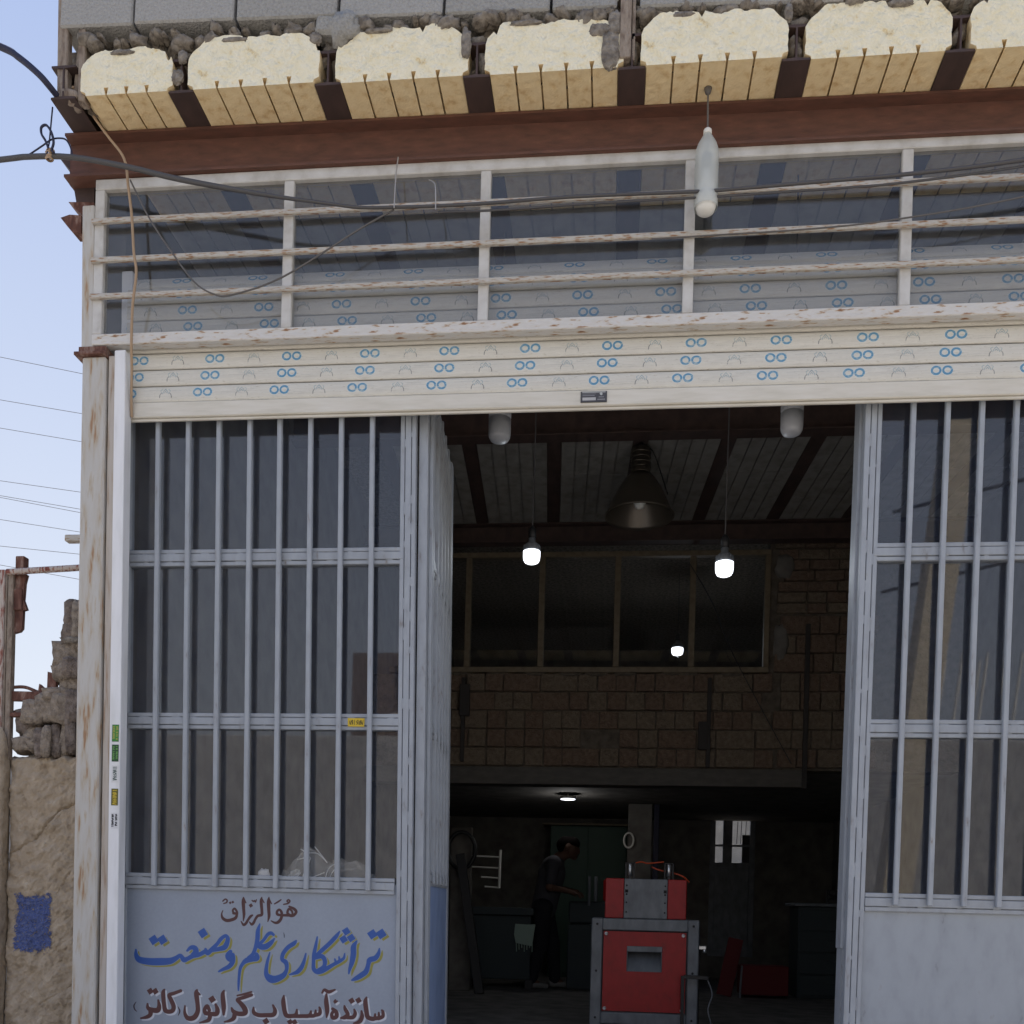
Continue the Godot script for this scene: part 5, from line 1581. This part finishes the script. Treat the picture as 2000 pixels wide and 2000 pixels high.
	bx(st, 0.362, 0.41, 0.60, 0.625, -0.12, -0.04, 0.003)
	lathe(st, Vector3(0.40, 0.59, -0.05), [Vector2(0, -0.012), Vector2(0.012, -0.012), Vector2(0.012, 0.012), Vector2(0, 0.012)], 12)
	obj("air_fitting", st, M.bright_steel, m)
	# pipe stand leaning in front of it
	st = new_st()
	bar(st, Vector3(0.497, 0.37, -2.43), Vector3(0.492, 0.798, -2.43), 0.022, 0.022, 0.002)
	bar(st, Vector3(0.50, 0.792, -2.43), Vector3(0.66, 0.788, -2.43), 0.024, 0.022, 0.002)
	tag(obj("pipe_stand", st, M.dark_steel, self), "dark steel pipe with a side arm standing before the red granulator panel", "pipe stand")
	st = new_st()
	tube(st, curve([Vector3(0.66, 0.77, -2.46), Vector3(0.69, 0.68, -2.46), Vector3(0.665, 0.58, -2.46), Vector3(0.685, 0.48, -2.46), Vector3(0.66, 0.40, -2.46), Vector3(0.67, 0.376, -2.46)], 6), 0.005, 6)
	tag(obj("hanging_chain", st, M.machine_grey, self), "thin chain dangling from the pipe arm right of the granulator", "chain")
	# red hopper on the floor
	var h := thing("red_hopper", "dark red steel hopper lying on the floor right of the granulator", "hopper", Vector3(1.5, 0.37, -6.0))
	st = new_st()
	bx(st, -0.14, 0.33, 0.03, 0.33, -0.35, 0.0, 0.008)
	obj("box", st, M.dim_red, h)
	st = new_st()
	bar(st, Vector3(-0.32, 0.02, 0.02), Vector3(-0.20, 0.60, -0.05), 0.15, 0.03, 0.004)
	obj("tilted_flap", st, M.dim_red, h)
	st = new_st()
	bar(st, Vector3(-0.16, 0.0, 0.03), Vector3(-0.145, 0.33, 0.03), 0.02, 0.02, 0.002)
	obj("leg", st, M.machine_grey, h)
	# drawer cabinet on the right
	var c := thing("drawer_cabinet", "dark grey drawer cabinet against the right side of the workshop", "cabinet", Vector3(2.3, 0.37, -6.2))
	st = new_st()
	bx(st, -0.35, 0.35, 0.0, 0.95, -0.5, -0.02, 0.006)
	obj("carcass", st, M.work_table, c)
	for k in 4:
		st = new_st()
		bx(st, -0.33, 0.33, 0.03 + 0.225 * k, 0.24 + 0.225 * k, -0.018, 0.0, 0.005)
		bx(st, -0.06, 0.06, 0.15 + 0.225 * k, 0.165 + 0.225 * k, 0.001, 0.016, 0.002)
		obj("drawer", st, M.work_table, c)
	st = new_st()
	bx(st, -0.4, 0.4, 0.952, 0.985, -0.52, 0.02, 0.005)
	obj("top", st, M.machine_grey, c)
	var v := thing("bench_vise", "small dark vise on top of the drawer cabinet", "vise", Vector3(2.3, 1.356, -6.3))
	st = new_st()
	bx(st, -0.05, 0.05, 0.0, 0.05, -0.06, 0.06, 0.01)
	bx(st, -0.045, 0.045, 0.05, 0.14, -0.07, -0.02, 0.008)
	bx(st, -0.045, 0.045, 0.05, 0.14, 0.02, 0.07, 0.008)
	tube(st, [Vector3(0, 0.09, 0.05), Vector3(0, 0.09, 0.16)], 0.012, 8)
	tube(st, [Vector3(-0.07, 0.09, 0.15), Vector3(0.07, 0.09, 0.15)], 0.006, 6)
	obj("body", st, M.dark_steel, v)
	# dark column with cable, in front of the far wall
	var d := thing("steel_duct", "square grey steel duct rising behind the granulator", "duct", Vector3(0.33, 0.37, -7.1))
	st = new_st()
	bx(st, -0.14, 0.13, 0.0, 2.08, -0.2, 0.06, 0.006)
	obj("casing", st, M.inner_plaster, d)
	st = new_st()
	var ring := []
	for k in 21: ring.append(Vector3(-0.13 + 0.055 * cos(TAU * k / 20), 1.66 + 0.085 * sin(TAU * k / 20), 0.08))
	tube(st, ring, 0.012, 6)
	obj("ring", st, M.white_plastic, d)
	st = new_st()
	bx(st, 0.15, 0.21, 0.0, 2.08, 0.0, 0.05, 0.004)
	obj("cable_run", st, M.blue_black_cable, d)
	# green cabinet
	var g := thing("green_cabinet", "dark green two door steel cabinet behind the worker", "cabinet", Vector3(-0.27, 0.37, -8.2))
	st = new_st()
	bx(st, -0.50, 0.47, 0.0, 1.92, -0.5, -0.02, 0.006)
	obj("carcass", st, M.cabinet_green, g)
	for s in [[-0.49, -0.02], [-0.01, 0.46]]:
		st = new_st()
		bx(st, s[0], s[1], 0.05, 1.90, -0.018, 0.0, 0.004)
		obj("door", st, M.cabinet_green, g)
	st = new_st()
	bx(st, -0.6, 0.5, 1.925, 1.95, -0.5, 0.05, 0.004)
	obj("top_board", st, M.beige_frame, g)
	# lathe the worker leans over
	var t := thing("lathe_machine", "dark machine the worker leans over, mostly in shadow", "machine", Vector3(-0.02, 0.37, -6.6))
	st = new_st()
	bx(st, -0.42, 0.55, 0.0, 0.70, -0.35, 0.25, 0.01)
	bx(st, -0.42, 0.20, 0.702, 0.95, -0.35, 0.15, 0.02)
	obj("bed", st, M.work_table, t)
	st = new_st()
	bx(st, -0.05, 0.30, 0.952, 1.20, -0.35, 0.05, 0.02)
	obj("headstock", st, M.machine_red, t)
	st = new_st()
	tube(st, [Vector3(-0.20, 0.90, 0.17), Vector3(-0.20, 1.22, 0.17)], 0.016, 8)
	tube(st, [Vector3(-0.13, 0.95, 0.15), Vector3(-0.13, 1.22, 0.15)], 0.02, 8)
	obj("lever", st, M.machine_grey, t)
	# low bench on the left with a towel
	var w := thing("work_bench", "heavy dark workbench left of the worker", "workbench", Vector3(-1.15, 0.37, -6.2))
	st = new_st()
	bx(st, -0.36, 0.36, 0.78, 0.86, -0.4, 0.12, 0.006)
	obj("top", st, M.work_table, w)
	st = new_st()
	bx(st, -0.33, 0.33, 0.10, 0.778, -0.36, 0.06, 0.006)
	obj("body", st, M.work_table, w)
	for s in [-0.32, 0.32]:
		st = new_st()
		bx(st, s - 0.04, s + 0.04, 0.0, 0.098, -0.3, 0.05, 0.004)
		obj("leg", st, M.dark_steel, w)
	var tw := thing("towel", "pale green fringed cloth hanging at the worker's knee", "towel", Vector3(-0.875, 0.92, -6.04))
	st = new_st()
	prism(st, PackedVector2Array([Vector2(-0.11, 0.03), Vector2(-0.09, -0.06), Vector2(0.08, -0.09), Vector2(0.11, 0.14), Vector2(0.02, 0.135), Vector2(-0.10, 0.14)]), -0.01, 0.01)
	obj("cloth", st, M.towel, tw)
	st = new_st()
	for k in 7: tube(st, [Vector3(-0.085 + 0.028 * k, -0.06, 0), Vector3(-0.08 + 0.027 * k, -0.15 + 0.02 * (k % 3), 0.005)], 0.006, 5)
	obj("fringe", st, M.towel, tw)
	# wall rack and leaning board
	var r := thing("wall_rack", "pale tubular wall rack with four rungs in the dark left corner", "rack", Vector3(-1.39, 1.44, -6.5))
	st = new_st()
	tube(st, [Vector3(0.18, 0.0, 0), Vector3(0.185, 0.42, 0)], 0.015, 8)
	obj("upright", st, M.white_plastic, r)
	for q in [[0.34, -0.18], [0.22, -0.18], [0.11, -0.02], [0.005, 0.02]]:
		st = new_st()
		tube(st, [Vector3(q[1], q[0] + 0.01, 0), Vector3(0.175, q[0], 0)], 0.009, 8)
		obj("rung", st, M.white_plastic, r)
	st = new_st()
	bar(st, Vector3(-1.50, 0.37, -5.7), Vector3(-1.56, 2.05, -6.0), 0.22, 0.03, 0.004)
	tag(obj("leaning_board", st, M.inner_plaster, self), "pale board leaning upright at the left inside the entrance", "board")
	st = new_st()
	var hose := []
	for k in 22: hose.append(Vector3(-1.52 + 0.14 * cos(TAU * k / 20), 1.80 + 0.19 * sin(TAU * k / 20), -5.75))
	tube(st, hose, 0.022, 8)
	tag(obj("coiled_hose", st, M.black_plastic, self), "black hose coiled on the leaning board", "hose")
	st = new_st()
	bar(st, Vector3(-1.25, 0.37, -5.4), Vector3(-1.50, 1.75, -5.55), 0.09, 0.05, 0.004)
	tag(obj("leaning_beam", st, M.dark_steel, self), "dark steel section leaning across the pale board", "beam")

# ---------------------------------------------------------------- the worker
# a body as one surface: tapered bones joined by a smooth minimum, meshed as surface nets
func skin_bones(bones: Array, cell: float, k: float) -> SurfaceTool:
	var lo := Vector3(1e9, 1e9, 1e9)
	var hi := -lo
	for b in bones:
		for e in [0, 1]:
			var r: float = b[2 + e] + cell * 3.0
			lo = lo.min(b[e] - Vector3(r, r, r))
			hi = hi.max(b[e] + Vector3(r, r, r))
	var nx := int((hi.x - lo.x) / cell) + 2
	var ny := int((hi.y - lo.y) / cell) + 2
	var nz := int((hi.z - lo.z) / cell) + 2
	var F := PackedFloat32Array()
	F.resize(nx * ny * nz)
	F.fill(1e3)
	for b in bones:
		var a: Vector3 = b[0]
		var c: Vector3 = b[1]
		var ac := c - a
		var l2 := maxf(ac.length_squared(), 1e-8)
		var rm: float = maxf(b[2], b[3]) + k + cell * 2.0
		var m0 := (a.min(c) - Vector3(rm, rm, rm) - lo) / cell
		var m1 := (a.max(c) + Vector3(rm, rm, rm) - lo) / cell
		for z in range(maxi(int(m0.z), 0), mini(int(m1.z) + 1, nz)):
			for y in range(maxi(int(m0.y), 0), mini(int(m1.y) + 1, ny)):
				for x in range(maxi(int(m0.x), 0), mini(int(m1.x) + 1, nx)):
					var p := lo + Vector3(x, y, z) * cell
					var t := clampf((p - a).dot(ac) / l2, 0.0, 1.0)
					var d: float = p.distance_to(a + ac * t) - lerpf(b[2], b[3], t)
					var i := (z * ny + y) * nx + x
					var h := maxf(k - absf(F[i] - d), 0.0) / k
					F[i] = minf(F[i], d) - h * h * k * 0.25
	var V := {}
	var st := new_st()
	st.set_smooth_group(SMOOTH)
	var pos := []
	for z in nz - 1:
		for y in ny - 1:
			for x in nx - 1:
				var i := (z * ny + y) * nx + x
				if F[i] > cell * 2.0 or F[i] < -cell * 2.0: continue
				var s := Vector3.ZERO
				var n := 0
				for e in [[0, 1, 0, 0, 0], [0, 1, 0, 1, 0], [0, 1, 0, 0, 1], [0, 1, 0, 1, 1], [1, 0, 0, 0, 0], [1, 1, 0, 0, 0], [1, 0, 0, 0, 1], [1, 1, 0, 0, 1], [2, 0, 0, 0, 0], [2, 1, 0, 0, 0], [2, 0, 0, 1, 0], [2, 1, 0, 1, 0]]:
					var a := Vector3i(0, e[3], e[4]) if e[0] == 0 else Vector3i(e[1], 0, e[4]) if e[0] == 1 else Vector3i(e[1], e[3], 0)
					var d := Vector3i(1, 0, 0) if e[0] == 0 else Vector3i(0, 1, 0) if e[0] == 1 else Vector3i(0, 0, 1)
					var b2 := a + d
					var fa := F[((z + a.z) * ny + y + a.y) * nx + x + a.x]
					var fb := F[((z + b2.z) * ny + y + b2.y) * nx + x + b2.x]
					if (fa < 0.0) != (fb < 0.0):
						s += Vector3(a) + Vector3(d) * (fa / (fa - fb))
						n += 1
				if n:
					V[i] = pos.size()
					pos.append(lo + (Vector3(x, y, z) + s / n) * cell)
	var step := [1, nx, nx * ny]
	for z in range(1, nz - 1):
		for y in range(1, ny - 1):
			for x in range(1, nx - 1):
				var i := (z * ny + y) * nx + x
				if absf(F[i]) > cell * 2.0: continue
				for ax in 3:
					var j: int = i + step[ax]
					if (F[i] < 0.0) == (F[j] < 0.0): continue
					var u: int = step[(ax + 1) % 3]
					var w: int = step[(ax + 2) % 3]
					if V.has(i) and V.has(i - u) and V.has(i - w) and V.has(i - u - w):
						var n := Vector3.ZERO
						n[ax] = 1.0 if F[i] < 0.0 else -1.0
						quad(st, pos[V[i]], pos[V[i - u]], pos[V[i - u - w]], pos[V[i - w]], n)
	return st

func worker() -> void:
	# stands in profile, facing right, bent over the machine; feet on the shop floor
	var o := Vector3(-0.70, 0.37, -6.35)
	var p := thing("person", "man in a grey shirt and dark trousers bending over a machine at the back", "person", o)
	var hip := Vector3(0.0, 0.90, 0.0)
	var chest := Vector3(0.075, 1.235, 0.0)
	var neck := Vector3(0.145, 1.405, 0.0)
	var head := Vector3(0.255, 1.505, 0.0)
	var sh := [Vector3(0.10, 1.345, 0.17), Vector3(0.10, 1.345, -0.17)]
	var el := [Vector3(0.07, 1.085, 0.22), Vector3(0.10, 1.09, -0.20)]
	var ha := [Vector3(0.27, 1.045, 0.12), Vector3(0.29, 1.06, -0.10)]
	var hj := [Vector3(0.0, 0.87, 0.09), Vector3(0.0, 0.87, -0.09)]
	var kn := [Vector3(-0.02, 0.48, 0.10), Vector3(0.10, 0.48, -0.10)]
	var an := [Vector3(-0.11, 0.085, 0.11), Vector3(0.13, 0.085, -0.11)]
	var body := [[hip, chest, 0.115, 0.125], [chest, neck, 0.115, 0.06], [neck, head + Vector3(-0.03, -0.05, 0), 0.055, 0.055], [head + Vector3(-0.02, 0.03, 0), head + Vector3(0.02, 0.0, 0), 0.092, 0.085], [head + Vector3(0.03, -0.04, 0), head + Vector3(0.055, -0.085, 0), 0.06, 0.035], [head + Vector3(0.095, -0.005, 0), head + Vector3(0.105, -0.032, 0), 0.010, 0.014]]
	var shirt := [[hip + Vector3(0, -0.03, 0), chest, 0.135, 0.145], [chest, neck + Vector3(-0.01, -0.03, 0), 0.135, 0.075]]
	var pants := [[hip, hip + Vector3(0, 0.05, 0), 0.122, 0.118]]
	var shoes := []
	for k in 2:
		body += [[chest + Vector3(0, 0.08, 0), sh[k], 0.09, 0.062], [sh[k], el[k], 0.050, 0.038], [el[k], ha[k], 0.038, 0.026], [hip, hj[k], 0.11, 0.088], [hj[k], kn[k], 0.082, 0.056], [kn[k], an[k], 0.056, 0.040], [an[k], an[k] + Vector3(0.11, -0.05, 0), 0.040, 0.030]]
		shirt += [[chest + Vector3(0, 0.08, 0), sh[k], 0.105, 0.078], [sh[k], sh[k].lerp(el[k], 0.75), 0.068, 0.062]]
		pants += [[hip, hj[k], 0.122, 0.102], [hj[k], kn[k], 0.098, 0.075], [kn[k], an[k] + Vector3(0, 0.01, 0), 0.075, 0.062]]
		shoes += [[an[k] + Vector3(-0.03, -0.035, 0), an[k] + Vector3(0.16, -0.052, 0), 0.046, 0.032]]
		var e: Vector3 = head + Vector3(-0.015, -0.005, 0.088 if k == 0 else -0.088)
		body += [[e + Vector3(0, 0.02, 0), e + Vector3(-0.005, -0.02, 0), 0.012, 0.010]]
	var st := skin_bones(body, 0.014, 0.03)
	for k in 2:
		# palm, four bent fingers and a thumb reaching down to the work
		var s := 1.0 if k == 0 else -1.0
		var wr: Vector3 = ha[k]
		var hand := [[wr - Vector3(0.02, -0.003, 0), wr + Vector3(0.055, -0.015, 0), 0.024, 0.028]]
		for q in 4:
			var z := (q - 1.5) * 0.019
			var l: float = [0.034, 0.040, 0.038, 0.030][q]
			var a := wr + Vector3(0.066, -0.018, z)
			var b := a + Vector3(l, -0.008, z * 0.1)
			var c := b + Vector3(l * 0.45, -l * 0.6, 0)
			hand += [[a, b, 0.0095, 0.0085], [b, c, 0.0085, 0.0075], [c, c + Vector3(0.002, -l * 0.5, 0), 0.0075, 0.0065]]
		var th := wr + Vector3(0.02, -0.015, -s * 0.026)
		hand += [[th, th + Vector3(0.03, -0.018, -s * 0.012), 0.012, 0.010], [th + Vector3(0.03, -0.018, -s * 0.012), th + Vector3(0.055, -0.035, -s * 0.004), 0.010, 0.008]]
		st.append_from(skin_bones(hand, 0.0045, 0.006).commit(), 0, Transform3D())
	obj("body", st, M.skin, p)
	obj("shirt", skin_bones(shirt, 0.016, 0.03), M.shirt, p)
	obj("trousers", skin_bones(pants, 0.016, 0.02), M.trousers, p)
	obj("shoes", skin_bones(shoes, 0.012, 0.01), M.shoe, p)
	obj("hair", skin_bones([[head + Vector3(-0.04, 0.045, 0), head + Vector3(0.035, 0.055, 0), 0.094, 0.078], [head + Vector3(-0.06, 0.03, 0), head + Vector3(-0.065, -0.03, 0), 0.07, 0.045]], 0.011, 0.03), M.hair, p)
	st = new_st()
	for s in [-1.0, 1.0]: stone(st, head + Vector3(0.088, 0.004, s * 0.032), Vector3(0.014, 0.012, 0.022), Basis(), 0.0)
	bar(st, head + Vector3(0.098, -0.062, -0.02), head + Vector3(0.098, -0.062, 0.02), 0.006, 0.006, 0.001)
	obj("eyes_and_mouth", st, M.hair, p)

# ---------------------------------------------------------------- the street opposite, seen in the glass
func across_the_street() -> void:
	var u := thing("utility_pole", "leaning concrete utility pole across the street, mirrored in the right door glass", "utility pole", Vector3(2.6, 0, 5.5))
	var st := new_st()
	bar(st, Vector3(0, 0, 0), Vector3(0.764, 6.7, 0), 0.30, 0.26, 0.02)
	obj("shaft", st, M.pole_concrete, u)
	for y in [4.6, 5.4, 6.4]:
		st = new_st()
		bar(st, Vector3(y * 0.114 - 0.5, y - 0.12, 0.16), Vector3(y * 0.114 + 0.9, y + 0.22, 0.16), 0.03, 0.03, 0.004)
		obj("cross_arm", st, M.dark_steel, u)
	var w := thing("opposite_wall", "tan plastered wall across the street, mirrored in the lower door panes", "wall", Vector3(0, 0, 12.0))
	st = new_st()
	bx(st, -16.0, 18.0, 0.0, 4.15, 0.0, 0.3, 0.02)
	obj("wall_face", st, M.tan_wall, w)
	var rods := thing("starter_bars", "row of thin pale rods on the wall across the street, mirrored in right door glass", "steel rods", Vector3(0, 4.15, 12.1))
	for k in 9:
		st = new_st()
		var x := 4.55 + 0.22 * k + 0.05 * (k % 3)
		tube(st, [Vector3(x, 0.0, 0), Vector3(x + 0.16, 1.45 - 0.12 * (k % 2), 0.0)], 0.026, 6)
		obj("rod", st, M.white_plastic, rods)
	var h := thing("opposite_house", "unfinished brick house across the street, mirrored in the left door glass", "house", Vector3(-5.4, 0, 18.0))
	st = new_st()
	bx(st, -0.8, 0.2, 0.0, 7.2, 0.0, 5.0, 0.0)
	bx(st, 0.2, 4.0, 0.0, 5.6, 0.0, 5.0, 0.0)
	bx(st, 3.2, 4.0, 5.6, 7.2, 0.0, 5.0, 0.0)
	bx(st, 0.2, 3.2, 6.9, 7.2, 0.0, 5.0, 0.0)
	bx(st, 0.2, 3.2, 5.6, 6.9, 1.0, 1.2, 0.0)
	obj("wall", st, M.dark_masonry, h)
	st = new_st()
	bx(st, 0.2, 3.2, 5.6, 5.75, -0.12, -0.01, 0.0)
	bx(st, 0.78, 0.9, 5.75, 6.9, -0.1, 0.0, 0.0)
	obj("window_frame", st, M.white_plastic, h)
